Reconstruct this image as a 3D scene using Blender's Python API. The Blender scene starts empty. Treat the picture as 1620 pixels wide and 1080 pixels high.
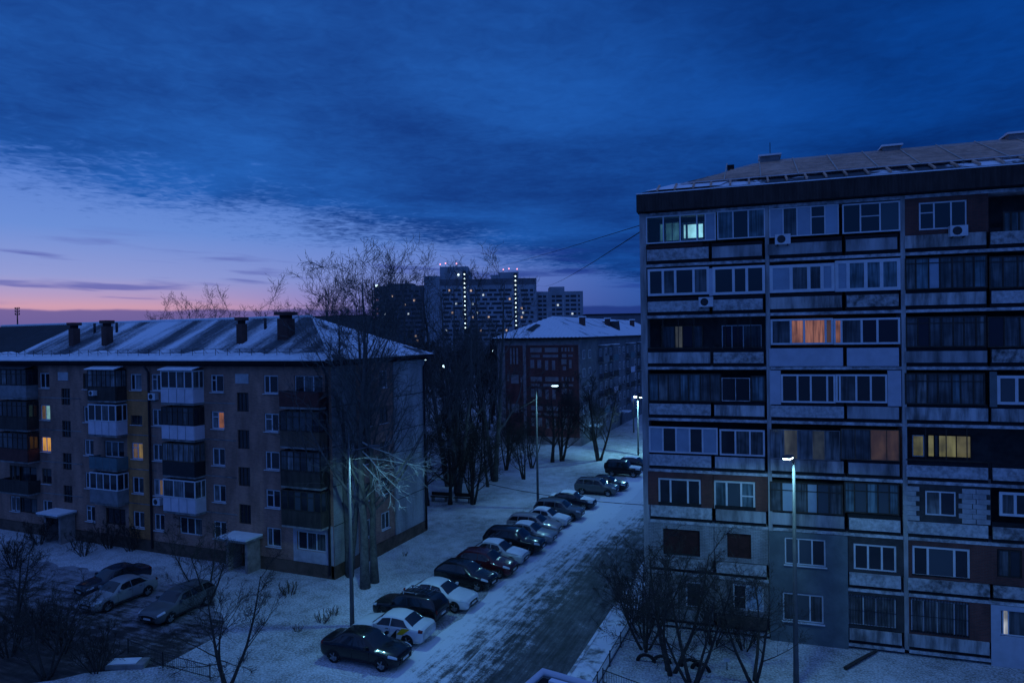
import bpy, math, random
from math import sin, cos, pi, radians
R = random.Random(7)
SC = bpy.context.scene
COL = SC.collection

# ------------------------------------------------------------------ camera
F, EYE, YAW, ROLL, PIT = 1080., 16.5, radians(22.9), .0164, 11.5
cam = bpy.data.cameras.new('camera'); cam_o = bpy.data.objects.new('camera', cam); COL.objects.link(cam_o)
cam.sensor_width = 36; cam.lens = 24; cam.clip_start = .1; cam.clip_end = 6000
cam_o.location = (0, 0, EYE)
from mathutils import Matrix, Vector
cam_o.rotation_euler = (Matrix.Rotation(YAW, 3, 'Z') @ Matrix.Rotation(pi/2 - PIT/F, 3, 'X') @ Matrix.Rotation(-ROLL, 3, 'Z')).to_euler()
SC.camera = cam_o
SC.render.resolution_x, SC.render.resolution_y = 1024, 682
SC.view_settings.view_transform = 'Standard'; SC.view_settings.look = 'None'
SC.view_settings.exposure = 0; SC.view_settings.gamma = 1
SC.view_settings.use_curve_mapping = False
SC.cycles.use_denoising = True; SC.cycles.use_adaptive_sampling = True; SC.cycles.adaptive_threshold = .02
SC.cycles.max_bounces = 4; SC.cycles.transparent_max_bounces = 12
SC.cycles.sample_clamp_indirect = 3

def ray(x, y):
    """direction of a photo pixel (1620x1080) in the world, scaled to unit depth"""
    u = (x-810) - ROLL*(y-540); v = ROLL*(x-810) + (y-540) + PIT
    c, s = cos(YAW), sin(YAW)
    return (u/F*c - s, u/F*s + c, -v/F)
def gnd(x, y, z=0):
    r = ray(x, y); t = (EYE-z)/-r[2]; return (r[0]*t, r[1]*t)
def onY(x, y, Y):
    r = ray(x, y); t = Y/r[1]; return (r[0]*t, EYE+r[2]*t)
def onX(x, y, X):
    r = ray(x, y); t = X/r[0]; return (r[1]*t, EYE+r[2]*t)
def far(x, y, d):
    r = ray(x, y); return (r[0]*d, r[1]*d, EYE+r[2]*d)

# ------------------------------------------------------------------ node helper
def lin(*c):
    """8-bit display colour -> linear"""
    return tuple(((v/255)/12.92 if v/255 <= .04045 else ((v/255+.055)/1.055)**2.4) for v in c)
class NT:
    def __init__(s, tree): s.t = tree; s.n = tree.nodes; s.l = tree.links
    def new(s, typ, **kw):
        n = s.n.new(typ)
        for k, v in kw.items(): setattr(n, k, v)
        return n
    def put(s, sock, v):
        if hasattr(v, 'is_output') or isinstance(v, bpy.types.NodeSocket): s.l.new(v, sock)
        elif isinstance(v, (tuple, list)):
            sock.default_value = tuple(v) + ((1,) if len(v) == 3 and sock.type == 'RGBA' else ())
        else: sock.default_value = v
    def m(s, op, a, b=None, c=None, clamp=False):
        n = s.new('ShaderNodeMath', operation=op, use_clamp=clamp)
        for i, v in enumerate((a, b, c)):
            if v is not None: s.put(n.inputs[i], v)
        return n.outputs[0]
    def vm(s, op, a, b=None):
        n = s.new('ShaderNodeVectorMath', operation=op); s.put(n.inputs[0], a)
        if b is not None: s.put(n.inputs[1], b)
        return n.outputs['Value' if op in ('DOT_PRODUCT', 'LENGTH') else 'Vector']
    def step(s, v, a, b, lo=0., hi=1., smooth=True):
        n = s.new('ShaderNodeMapRange', clamp=True); n.interpolation_type = 'SMOOTHSTEP' if smooth else 'LINEAR'
        s.put(n.inputs['Value'], v); s.put(n.inputs['From Min'], a); s.put(n.inputs['From Max'], b)
        s.put(n.inputs['To Min'], lo); s.put(n.inputs['To Max'], hi); return n.outputs['Result']
    def mix(s, f, a, b, mode='MIX'):
        n = s.new('ShaderNodeMix', data_type='RGBA', blend_type=mode)
        s.put(n.inputs[0], f); s.put(n.inputs[6], a); s.put(n.inputs[7], b); return n.outputs[2]
    def noise(s, v, scale, detail=4, rough=.55, w=None, dist=0):
        n = s.new('ShaderNodeTexNoise'); 
        if w is not None: n.noise_dimensions = '4D'; n.inputs['W'].default_value = w
        s.put(n.inputs['Vector'], v); n.inputs['Scale'].default_value = scale; n.inputs['Detail'].default_value = detail
        n.inputs['Roughness'].default_value = rough; n.inputs['Distortion'].default_value = dist
        return n.outputs['Fac']
    def ramp(s, v, stops):
        n = s.new('ShaderNodeValToRGB'); e = n.color_ramp.elements
        while len(e) < len(stops): e.new(.5)
        for el, (p, c) in zip(e, stops): el.position = p; el.color = tuple(c)+(1,)
        s.put(n.inputs[0], v); return n.outputs[0]
    def comb(s, x, y, z):
        n = s.new('ShaderNodeCombineXYZ')
        for i, v in enumerate((x, y, z)): s.put(n.inputs[i], v)
        return n.outputs[0]
    def sep(s, v):
        n = s.new('ShaderNodeSeparateXYZ'); s.put(n.inputs[0], v); return n.outputs

# ------------------------------------------------------------------ sky: dusk, glow low in the west (far left), cloud sheet overhead
GLOW = YAW + radians(40)                      # azimuth of the glow, counted from +Y towards -X
SUNV = (-sin(GLOW), cos(GLOW))
W = bpy.data.worlds.new('World'); SC.world = W; W.use_nodes = True
W.cycles.sampling_method = 'MANUAL'; W.cycles.sample_map_resolution = 256
t = NT(W.node_tree); t.n.clear()
d = t.new('ShaderNodeTexCoord').outputs['Generated']
dx, dy, dz = t.sep(d)
z = t.m('MAXIMUM', dz, 0.)
hor = t.m('SQRT', t.m('ADD', t.m('MULTIPLY', dx, dx), t.m('MULTIPLY', dy, dy)))
gl = t.m('DIVIDE', t.m('ADD', t.m('MULTIPLY', dx, SUNV[0]), t.m('MULTIPLY', dy, SUNV[1])), t.m('MAXIMUM', hor, .001))
glow = t.step(gl, .76, 1.0)
east = t.ramp(z, [(0, lin(34,70,140)), (.10, lin(32,86,172)), (.25, lin(30,88,178)), (.5, lin(70,108,194)), (1, lin(80,119,204))])
west = t.ramp(z, [(0, lin(104,104,162)), (.042, lin(206,154,176)), (.056, lin(178,152,194)), (.08, lin(142,152,210)),
                  (.14, lin(104,140,212)), (.25, lin(72,116,202)), (.5, lin(74,114,198)), (1, lin(80,119,204))])
lav = t.ramp(z, [(0, lin(70,88,156)), (.05, lin(112,122,196)), (.08, lin(118,136,206)), (.14, lin(94,132,208)), (.25, lin(60,112,200)), (.5, lin(74,114,198)), (1, lin(80,119,204))])
clear = t.mix(t.step(gl, .86, 1.), t.mix(t.step(gl, .56, .93), east, lav), west)
ns = t.new('ShaderNodeTexSky'); ns.sky_type = 'NISHITA'; ns.sun_disc = False
ns.sun_elevation = radians(1.0); ns.sun_rotation = -GLOW; ns.air_density = 1.0; ns.ozone_density = 4
clear = t.mix(1., clear, t.mix(1., ns.outputs[0], (.004, .006, .012), 'MULTIPLY'), 'ADD')
# cloud sheet seen in perspective on a level plane
inv = t.m('DIVIDE', 1., t.m('ADD', z, .012))
px_, py_ = t.m('MULTIPLY', dx, inv), t.m('MULTIPLY', dy, inv)
c_, s_ = cos(YAW), sin(YAW)
pr = t.m('ADD', t.m('MULTIPLY', px_, c_), t.m('MULTIPLY', py_, s_))
pf = t.m('SUBTRACT', t.m('MULTIPLY', py_, c_), t.m('MULTIPLY', px_, s_))
P = t.comb(pr, pf, 0.)
edge = t.m('ADD', t.m('MULTIPLY', pr, -.848), t.m('MULTIPLY', pf, .53))
n1 = t.noise(P, .55, 3, .55, 2.3)
n2 = t.noise(P, 3.2, 4, .62, 5.1, .4)
n3 = t.noise(P, 11., 2, .6, 1.7, .8)
e1 = t.m('ADD', edge, t.m('MULTIPLY', t.m('SUBTRACT', n1, .5), 2.4))
e1 = t.m('ADD', e1, t.m('MULTIPLY', t.m('SUBTRACT', n2, .5), 1.6))
e1 = t.m('ADD', e1, t.m('MULTIPLY', t.m('SUBTRACT', n3, .5), 2.2))
cover = t.step(e1, 3.5, 5.1, 1., 0.)
big = t.noise(P, .62, 3, .56, 9.4, .3)
tone = t.m('ADD', big, t.m('MULTIPLY', t.m('SUBTRACT', n2, .5), .15))
tone = t.m('ADD', tone, t.m('MULTIPLY', t.m('SUBTRACT', n3, .5), .20))
toneN = t.step(tone, .20, .80)
dark = t.mix(t.step(gl, .3, .98), lin(5,38,100), lin(18,54,126))
lite = t.mix(t.step(gl, .3, .98), lin(9,70,156), lin(37,99,186))
cloud = t.mix(toneN, dark, lite)
cover = t.m('MULTIPLY', cover, t.step(pf, -.6, 1.9))      # the sheet breaks up overhead
sky = t.mix(cover, clear, cloud)
# thin streaks in the clear strip and a low bank on the horizon
az = t.m('ARCTAN2', t.m('ADD', t.m('MULTIPLY', dx, c_), t.m('MULTIPLY', dy, s_)), t.m('SUBTRACT', t.m('MULTIPLY', dy, c_), t.m('MULTIPLY', dx, s_)))
SV = t.comb(t.m('MULTIPLY', az, 5.), t.m('MULTIPLY', t.m('ADD', z, t.m('MULTIPLY', az, .05)), 62.), 0.)
st = t.noise(SV, 1., 4, .5, 3.9, .3)
sm = t.m('MULTIPLY', t.step(st, .54, .68), t.m('MULTIPLY', t.step(z, .035, .06), t.step(z, .10, .15, 1., 0.)))
sky = t.mix(t.m('MULTIPLY', sm, .75), sky, t.mix(glow, lin(30,56,138), lin(84,92,172)))
bank = t.m('ADD', z, t.m('MULTIPLY', t.m('SUBTRACT', t.noise(t.comb(t.m('MULTIPLY', az, 9.), 0., 0.), 1., 4, .5, 1.), .5), .014))
sky = t.mix(t.step(bank, .037, .041, .85, 0.), sky, t.mix(glow, lin(30,52,124), lin(92,86,152)))
bg = t.new('ShaderNodeBackground'); t.l.new(sky, bg.inputs[0]); bg.inputs[1].default_value = 1.0
t.l.new(bg.outputs[0], t.new('ShaderNodeOutputWorld').inputs[0])

sun = bpy.data.lights.new('sun', 'SUN'); sun.energy = .02; sun.angle = radians(25); sun.color = (1, .62, .66)
sun_o = bpy.data.objects.new('sun', sun); COL.objects.link(sun_o)
sun_o.rotation_euler = Vector((-SUNV[0], -SUNV[1], -.06)).to_track_quat('-Z', 'Y').to_euler()

# ------------------------------------------------------------------ materials
MATS = {}
def mat(name, base, rough=.8, var=.2, scale=3., metal=0., spec=.3, emit=None, es=1., streak=False, bump=0., coat=0.):
    if name in MATS: return MATS[name]
    m = bpy.data.materials.new(name); m.use_nodes = True; MATS[name] = m
    t = NT(m.node_tree); b = t.n['Principled BSDF']
    b.inputs['Roughness'].default_value = rough; b.inputs['Metallic'].default_value = metal
    b.inputs['Specular IOR Level'].default_value = spec; b.inputs['Coat Weight'].default_value = coat
    b.inputs['Coat Roughness'].default_value = .04
    pos = t.new('ShaderNodeNewGeometry').outputs['Position']
    if var:
        v = t.vm('MULTIPLY', pos, (1, 1, .18)) if streak else pos
        n = t.noise(v, scale, 5, .62)
        n2 = t.noise(pos, scale*.21, 3, .5, 3.)
        k = t.m('ADD', t.m('MULTIPLY', n, .65), t.m('MULTIPLY', n2, .35))
        f = t.step(k, .33, .67, 1-var, 1+var*.6)
        col = t.mix(1., tuple(base), t.comb(f, f, f), 'MULTIPLY')
        t.put(b.inputs['Base Color'], col)
        if bump:
            bn = t.new('ShaderNodeBump'); bn.inputs['Strength'].default_value = bump; bn.inputs['Distance'].default_value = .03
            t.l.new(t.noise(pos, scale*4, 3, .6), bn.inputs['Height']); t.l.new(bn.outputs[0], b.inputs['Normal'])
    else: t.put(b.inputs['Base Color'], tuple(base))
    if emit: t.put(b.inputs['Emission Color'], tuple(emit)); b.inputs['Emission Strength'].default_value = es
    return m
def brick_mat(name, c1, c2, mortar, bw=.26, bh=.077, ax='X', var=.35):
    if name in MATS: return MATS[name]
    m = bpy.data.materials.new(name); m.use_nodes = True; MATS[name] = m
    t = NT(m.node_tree); b = t.n['Principled BSDF']; b.inputs['Roughness'].default_value = .9
    pos = t.new('ShaderNodeNewGeometry').outputs['Position']; x, y, z = t.sep(pos)
    v = t.comb(t.m('ADD', x, y), z, 0.)
    br = t.new('ShaderNodeTexBrick'); t.put(br.inputs['Vector'], v)
    for k, q in (('Color1', c1), ('Color2', c2), ('Mortar', mortar)): t.put(br.inputs[k], tuple(q))
    br.inputs['Scale'].default_value = 1; br.inputs['Mortar Size'].default_value = .006
    br.inputs['Brick Width'].default_value = bw; br.inputs['Row Height'].default_value = bh
    n = t.noise(t.vm('MULTIPLY', pos, (1, 1, .3)), .9, 6, .6)
    f = t.step(n, .3, .72, 1-var, 1+var*.5)
    t.put(b.inputs['Base Color'], t.mix(1., br.outputs['Color'], t.comb(f, f, f), 'MULTIPLY'))
    bn = t.new('ShaderNodeBump'); bn.inputs['Strength'].default_value = .4; bn.inputs['Distance'].default_value = .01
    bn.invert = True; t.l.new(br.outputs['Fac'], bn.inputs['Height']); t.l.new(bn.outputs[0], b.inputs['Normal'])
    return m
def snow_on(name, base, lo, hi, vec=(1, 1, 1), scale=.25, w=0., rough=.5, snow=(.78, .8, .84), metal=0.):
    """a surface with snow lying on it in patches"""
    if name in MATS: return MATS[name]
    m = bpy.data.materials.new(name); m.use_nodes = True; MATS[name] = m
    t = NT(m.node_tree); b = t.n['Principled BSDF']; b.inputs['Specular IOR Level'].default_value = .25
    pos = t.new('ShaderNodeNewGeometry').outputs['Position']
    n = t.noise(t.vm('MULTIPLY', pos, vec), scale, 6, .58, w, .3)
    n2 = t.noise(pos, 6., 3, .6)
    k = t.m('ADD', n, t.m('MULTIPLY', t.m('SUBTRACT', n2, .5), .16))
    f = t.step(k, lo, hi)
    v = t.step(t.noise(pos, 1.7, 4), .3, .7, .75, 1.15)
    t.put(b.inputs['Base Color'], t.mix(f, t.mix(1., tuple(base), t.comb(v, v, v), 'MULTIPLY'), snow))
    t.put(b.inputs['Roughness'], t.step(f, 0., 1., rough, .9))
    bn = t.new('ShaderNodeBump'); bn.inputs['Strength'].default_value = .5; bn.inputs['Distance'].default_value = .05
    t.l.new(k, bn.inputs['Height']); t.l.new(bn.outputs[0], b.inputs['Normal'])
    return m
def glass_mat(name, tint=(.02, .024, .03), rough=.06):
    return mat(name, tint, rough, 0, spec=.55)
def lit_mat(name, c, s, folds=14., lo=.45):
    """a curtained window with a lamp on behind it"""
    if name in MATS: return MATS[name]
    m = bpy.data.materials.new(name); m.use_nodes = True; MATS[name] = m
    t = NT(m.node_tree); b = t.n['Principled BSDF']; b.inputs['Roughness'].default_value = .15
    t.put(b.inputs['Base Color'], (.05, .05, .05))
    pos = t.new('ShaderNodeNewGeometry').outputs['Position']
    n = t.noise(t.vm('MULTIPLY', pos, (folds, folds, .6)), 1., 3, .5)
    n2 = t.noise(pos, 1.1, 3, .5, 4.)
    f = t.m('MULTIPLY', t.step(n, .3, .68, lo, 1.), t.step(n2, .28, .62, .35, 1.))
    t.put(b.inputs['Emission Color'], tuple(c)); t.put(b.inputs['Emission Strength'], t.m('MULTIPLY', f, s))
    return m
def curtain_mat(name, c, folds=9., lo=.35):
    if name in MATS: return MATS[name]
    m = bpy.data.materials.new(name); m.use_nodes = True; MATS[name] = m
    t = NT(m.node_tree); b = t.n['Principled BSDF']; b.inputs['Roughness'].default_value = .16; b.inputs['Specular IOR Level'].default_value = .5
    pos = t.new('ShaderNodeNewGeometry').outputs['Position']
    n = t.noise(t.vm('MULTIPLY', pos, (folds, folds, .5)), 1., 3, .5)
    n2 = t.noise(pos, 1.3, 2, .5, 7.)
    f = t.m('MULTIPLY', t.step(n, .3, .7, lo, 1.), t.step(n2, .3, .65, .45, 1.1))
    t.put(b.inputs['Base Color'], t.mix(1., tuple(c), t.comb(f, f, f), 'MULTIPLY'))
    return m
def glow_mat(name, c, s):
    if name in MATS: return MATS[name]
    m = bpy.data.materials.new(name); m.use_nodes = True; MATS[name] = m
    t = NT(m.node_tree); b = t.n['Principled BSDF']; t.put(b.inputs['Base Color'], (.2, .2, .2))
    t.put(b.inputs['Emission Color'], tuple(c)); b.inputs['Emission Strength'].default_value = s
    return m
def clear_glass(name='clear_glass'):
    if name in MATS: return MATS[name]
    m = bpy.data.materials.new(name); m.use_nodes = True; MATS[name] = m
    t = NT(m.node_tree); t.n.clear()
    tr = t.new('ShaderNodeBsdfTransparent'); tr.inputs[0].default_value = (.78, .82, .84, 1)
    gl = t.new('ShaderNodeBsdfGlossy'); gl.inputs['Roughness'].default_value = .03
    fr = t.new('ShaderNodeFresnel'); fr.inputs[0].default_value = 1.5
    mx = t.new('ShaderNodeMixShader'); t.l.new(fr.outputs[0], mx.inputs[0]); t.l.new(tr.outputs[0], mx.inputs[1]); t.l.new(gl.outputs[0], mx.inputs[2])
    t.l.new(mx.outputs[0], t.new('ShaderNodeOutputMaterial').inputs[0])
    return m
M_white = mat('white_plastic', (.62, .63, .66), .45, .12, 2.)
M_glass = glass_mat('window_glass')
M_glass2 = glass_mat('window_glass_pale', (.06, .075, .09), .1)
M_curt = curtain_mat('net_curtain', (.26, .28, .30))
M_curt2 = curtain_mat('grey_curtain', (.12, .13, .14))
M_blind = mat('blind', (.30, .36, .44), .3, .12, 2., spec=.5)
M_conc = mat('concrete', (.36, .35, .35), .9, .45, 2.2, streak=True, bump=.4)
M_concd = mat('weathered_concrete', (.24, .23, .225), .92, .6, 1.6, streak=True, bump=.4)
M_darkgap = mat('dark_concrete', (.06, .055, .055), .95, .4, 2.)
M_timber = mat('dark_timber', (.05, .04, .033), .8, .4, 5.)
M_timber2 = mat('brown_timber', (.12, .085, .06), .8, .4, 5.)
M_iron = mat('dark_iron', (.035, .035, .04), .6, .3, 4.)
M_black = mat('plain_black', (.02, .02, .022), .9, .3, 3.)  # near-black colour shared by soffits, cores, backings and cables
M_snow = mat('snow', (.80, .82, .86), .9, .12, 1.5, bump=.3)
M_redbrick = brick_mat('dark_red_brick', (.17, .055, .042), (.12, .042, .034), (.10, .085, .08))
M_steel = mat('galvanised_steel', (.11, .11, .115), .6, .2, 2., metal=.2)
M_lamp = glow_mat('lamp_light', (.62, .92, 1.), 14.)
M_bark = mat('bark', (.055, .046, .04), .95, .4, 6.)
M_bark2 = mat('pale_bark', (.12, .115, .11), .95, .4, 5.)

# ------------------------------------------------------------------ mesh helpers
class MB:
    def __init__(s): s.v = []; s.f = []
    def quad(s, a, b, c, d):
        n = len(s.v); s.v += [a, b, c, d]; s.f.append((n, n+1, n+2, n+3)); return s
    def box(s, x0, x1, y0, y1, z0, z1):
        n = len(s.v)
        s.v += [(x0,y0,z0),(x1,y0,z0),(x1,y1,z0),(x0,y1,z0),(x0,y0,z1),(x1,y0,z1),(x1,y1,z1),(x0,y1,z1)]
        s.f += [tuple(n+i for i in q) for q in ((3,2,1,0),(4,5,6,7),(0,1,5,4),(1,2,6,5),(2,3,7,6),(3,0,4,7))]
        return s
    def poly(s, pts):
        n = len(s.v); s.v += list(pts); s.f.append(tuple(range(n, n+len(pts)))); return s
    def prism(s, pts, h):
        """vertical prism over a list of (x, y, z)"""
        n = len(s.v); k = len(pts)
        s.v += list(pts) + [(p[0], p[1], p[2]+h) for p in pts]
        s.f.append(tuple(reversed(range(n, n+k)))); s.f.append(tuple(range(n+k, n+2*k)))
        for i in range(k): j = (i+1) % k; s.f.append((n+i, n+j, n+k+j, n+k+i))
        return s
    def tube(s, pts, rad, n=6, cap=True):
        rad = [rad]*len(pts) if not hasattr(rad, '__len__') else rad
        base = len(s.v); a = None
        for i, p in enumerate(pts):
            p = Vector(p)
            dirv = (Vector(pts[min(i+1, len(pts)-1)]) - Vector(pts[max(i-1, 0)]))
            if dirv.length < 1e-9: dirv = Vector((0, 0, 1))
            dirv.normalize()
            if a is None: a = dirv.orthogonal().normalized()
            a = (a - dirv*a.dot(dirv))
            a = a.normalized() if a.length > 1e-6 else dirv.orthogonal().normalized()
            b = dirv.cross(a)
            for k in range(n):
                q = p + (a*cos(2*pi*k/n) + b*sin(2*pi*k/n))*rad[i]; s.v.append(q[:])
        for i in range(len(pts)-1):
            for k in range(n):
                j = (k+1) % n; o = base+i*n
                s.f.append((o+k, o+j, o+n+j, o+n+k))
        if cap:
            s.f.append(tuple(base+k for k in reversed(range(n))))
            o = base+(len(pts)-1)*n; s.f.append(tuple(o+k for k in range(n)))
        return s
    def bar(s, a, b, w):  # square bar
        return s.tube([a, b], w*.707, 4)
    def mesh(s, name, m, smooth=False):
        me = bpy.data.meshes.new(name); me.from_pydata(s.v, [], s.f)
        if m: me.materials.append(m)
        if smooth: me.polygons.foreach_set('use_smooth', [True]*len(me.polygons))
        me.update(); return me
    def build(s, name, m, parent=None, smooth=False, loc=(0, 0, 0), **tags):
        return link(name, s.mesh(name, m, smooth), parent, loc, **tags)
def link(name, data, parent=None, loc=(0, 0, 0), rz=0., label=None, cat=None, group=None, kind=None):
    o = bpy.data.objects.new(name, data); COL.objects.link(o); o.parent = parent
    o.location = loc; o.rotation_euler = (0, 0, rz)
    if label: o['label'] = label
    if cat: o['category'] = cat
    if group: o['group'] = group
    if kind: o['kind'] = kind
    return o
def thing(name, label, cat, loc=(0, 0, 0), rz=0., group=None):
    return link(name, None, None, loc, rz, label, cat, group)
def copy_tree(o, parent=None):
    c = o.copy(); COL.objects.link(c); c.parent = parent
    for ch in o.children: copy_tree(ch, c)
    return c
def wall_open(x0, x1, z0, z1, rects, y=0., depth=.16, thick=None):
    """vertical wall in the x-z plane facing -y with real openings (x0,x1,z0,z1) and reveals"""
    mb = MB()
    rs = [(max(a, x0), min(b, x1), max(c, z0), min(e, z1)) for a, b, c, e in rects]
    xs = sorted({round(v, 4) for r in rs for v in r[:2]} | {x0, x1}); zs = sorted({round(v, 4) for r in rs for v in r[2:]} | {z0, z1})
    for i in range(len(xs)-1):
        for k in range(len(zs)-1):
            cx, cz = (xs[i]+xs[i+1])/2, (zs[k]+zs[k+1])/2
            if any(a < cx < b and c < cz < e for a, b, c, e in rs): continue
            mb.quad((xs[i], y, zs[k]), (xs[i+1], y, zs[k]), (xs[i+1], y, zs[k+1]), (xs[i], y, zs[k+1]))
    for a, b, c, e in rs:
        q = y+depth
        mb.quad((a, y, c), (a, y, e), (a, q, e), (a, q, c)); mb.quad((b, y, c), (b, q, c), (b, q, e), (b, y, e))
        mb.quad((a, y, c), (a, q, c), (b, q, c), (b, y, c)); mb.quad((a, y, e), (b, y, e), (b, q, e), (a, q, e))
    return mb
def window(parent, x0, x1, z0, z1, y, splits=(.5,), panes=None, fm=None, fw=.07, trans=None, sill=True, name='window', bars=0):
    """framed window facing -y: frame mesh with each pane (and the sill) as its children. trans: {pane: height fraction}"""
    fm = fm or M_white; mb = MB(); d0, d1 = y-.03, y+.05
    mb.box(x0, x1, d0, d1, z0, z0+fw); mb.box(x0, x1, d0, d1, z1-fw, z1)
    mb.box(x0, x0+fw, d0+.001, d1-.001, z0+fw, z1-fw); mb.box(x1-fw, x1, d0+.001, d1-.001, z0+fw, z1-fw)
    cuts = [x0+fw/2] + [x0+(x1-x0)*s for s in splits] + [x1-fw/2]
    for c in cuts[1:-1]: mb.box(c-fw/2, c+fw/2, d0+.002, d1-.002, z0+fw, z1-fw)
    for i, h in (trans or {}).items():
        zz = z0+(z1-z0)*h; mb.box(cuts[i]+fw/2, cuts[i+1]-fw/2, d0+.003, d1-.003, zz-fw*.35, zz+fw*.35)
    fr = mb.build(name, fm, parent)
    for i in range(len(cuts)-1):
        pm = panes[i % len(panes)] if panes else M_glass
        if pm is None: continue
        MB().box(cuts[i]+fw/2, cuts[i+1]-fw/2, y+.005, y+.02, z0+fw, z1-fw).build('pane', pm, fr)
    if sill: MB().box(x0-.06, x1+.06, y-.20, y-.031, z0-.05, z0-.005).build('sill', M_white if sill is True else sill, fr)
    if bars:
        b = MB(); n = int((x1-x0)/bars)
        for i in range(n+1): q = x0+(x1-x0)*i/n; b.box(q-.012, q+.012, y-.1, y-.076, z0-.04, z1+.04)
        for q in (z0+.02, (z0+z1)/2, z1-.02): b.box(x0, x1, y-.075, y-.055, q-.012, q+.012)
        b.build('window_bars', M_iron, fr)
    return fr
def ac_unit(parent, x, z, y, w=.75, h=.52):
    a = MB().box(x-w/2, x+w/2, y-.34, y, z-h/2, z+h/2).build('air_conditioner', M_white, parent)
    m = MB(); c = (x-w*.1, y-.345, z); n = 14
    m.poly([(c[0]+sin(2*pi*i/n)*h*.4, c[1], c[2]+cos(2*pi*i/n)*h*.4) for i in range(n)]); m.build('fan_grille', M_iron, a)
    m = MB(); m.box(x-w*.35, x-w*.3, y-.3, y+.05, z-h/2-.06, z-h/2-.002); m.box(x+w*.3, x+w*.35, y-.3, y+.05, z-h/2-.06, z-h/2-.002)
    m.build('bracket', M_iron, a)
    return a
# ================================================================== the setting: ground, road, paths
def ground_mat():
    m = bpy.data.materials.new('snowy_ground'); m.use_nodes = True
    t = NT(m.node_tree); b = t.n['Principled BSDF']; b.inputs['Roughness'].default_value = .92; b.inputs['Specular IOR Level'].default_value = .15
    pos = t.new('ShaderNodeNewGeometry').outputs['Position']; x, y, z = t.sep(pos)
    fine = t.noise(pos, 9., 5, .72); mid = t.noise(pos, 1.1, 5, .6, 2.); big = t.noise(pos, .12, 4, .55, 6.)
    k = t.m('ADD', t.m('MULTIPLY', fine, .55), t.m('ADD', t.m('MULTIPLY', mid, .3), t.m('MULTIPLY', big, .3)))
    f = t.step(k, .44, .70, 1., .12)
    v = t.step(mid, .3, .7, .86, 1.06)
    snow = t.mix(1., (.78, .80, .84), t.comb(v, v, v), 'MULTIPLY')
    grass = t.mix(t.step(big, .4, .6), (.15, .13, .10), (.09, .085, .065))
    t.put(b.inputs['Base Color'], t.mix(f, grass, snow))
    bn = t.new('ShaderNodeBump'); bn.inputs['Strength'].default_value = .7; bn.inputs['Distance'].default_value = .06
    t.l.new(t.m('ADD', mid, t.m('MULTIPLY', fine, .3)), bn.inputs['Height']); t.l.new(bn.outputs[0], b.inputs['Normal'])
    return m
def road_mat(name, x0, x1, lo, asphalt=(.045, .046, .05), w=0., snow=(.62, .64, .68), along='Y', sd=.30):
    """asphalt with snow left in streaks along the wheel tracks, thicker towards the verge at x0"""
    m = bpy.data.materials.new(name); m.use_nodes = True
    t = NT(m.node_tree); b = t.n['Principled BSDF']; b.inputs['Specular IOR Level'].default_value = .3
    pos = t.new('ShaderNodeNewGeometry').outputs['Position']; x, y, z = t.sep(pos)
    q = t.comb(x, t.m('MULTIPLY', t.m('ADD', y, t.m('MULTIPLY', t.noise(pos, .15, 2), 4.)), .09), 0.) if along == 'Y' else t.comb(t.m('MULTIPLY', x, .12), y, 0.)
    n = t.noise(q, 4.2, 5, .6, w, .3); n2 = t.noise(pos, 1.0, 6, .72, w+3); n3 = t.noise(pos, 12., 4, .7, w+5)
    k = t.m('ADD', t.m('MULTIPLY', n, .30), t.m('ADD', t.m('MULTIPLY', n2, .44), t.m('MULTIPLY', n3, .28)))
    c = x if along == 'Y' else y
    side = t.step(c, x0, x1, sd, 0., False)
    far_ = t.step(y, 44., 66., 0., .13)
    k = t.m('ADD', k, t.m('ADD', side, far_))
    f = t.step(k, lo, lo+.13)
    v = t.m('MULTIPLY', t.step(n3, .3, .7, .7, 1.3), t.m('MULTIPLY', t.step(n, .35, .65, .7, 1.9), t.step(n2, .35, .65, .7, 1.7)))
    t.put(b.inputs['Base Color'], t.mix(f, t.mix(1., asphalt, t.comb(v, v, v), 'MULTIPLY'), snow))
    t.put(b.inputs['Roughness'], t.step(f, 0., 1., .6, .92))
    bn = t.new('ShaderNodeBump'); bn.inputs['Strength'].default_value = .5; bn.inputs['Distance'].default_value = .03
    t.l.new(k, bn.inputs['Height']); t.l.new(bn.outputs[0], b.inputs['Normal'])
    return m
GM = ground_mat()
MB().quad((-2500, -400, 0), (2500, -400, 0), (2500, 3500, 0), (-2500, 3500, 0)).build('ground', GM, kind='structure')
def ragged(x0, x1, y0, y1, z, amp, n=120, seed=1):
    r = random.Random(seed); mb = MB(); a = b = 0; rows = []
    for i in range(n+1):
        a = a*.7+r.uniform(-1, 1)*amp; b = b*.7+r.uniform(-1, 1)*amp
        y = y0+(y1-y0)*i/n; rows.append(((x0+a, y, z), (x1+b, y, z)))
    for p, q in zip(rows, rows[1:]): mb.quad(p[0], p[1], q[1], q[0])
    return mb
ragged(-18.6, -15.2, -5, 150, .004, .25, 200, 3).build('parking_strip', road_mat('trampled_snow', -20.0, -14.2, .56, (.10, .10, .105), 4., (.70, .72, .76)), kind='structure')
ragged(-15.6, -10.5, -5, 150, .008, .05, 200, 4).build('road', road_mat('asphalt_snow', -16.0, -12.6, .575, w=1., sd=.17), kind='structure')
rk = MB()
for i in range(60):
    y = -5+i*2.6
    rk.box(-10.5, -10.34, y, y+2.57, -.1, .13)
kb = rk.build('kerb', snow_on('kerb_concrete', (.28, .28, .28), .42, .55, scale=1.5), kind='structure')
MB().box(-10.34, -8.95, -5, 140, -.1, .10).build('footpath', snow_on('path_snow', (.10, .10, .10), .30, .50, scale=1.2, w=2.), kind='structure')
rg = random.Random(5)
cy = MB(); rows = []
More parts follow.
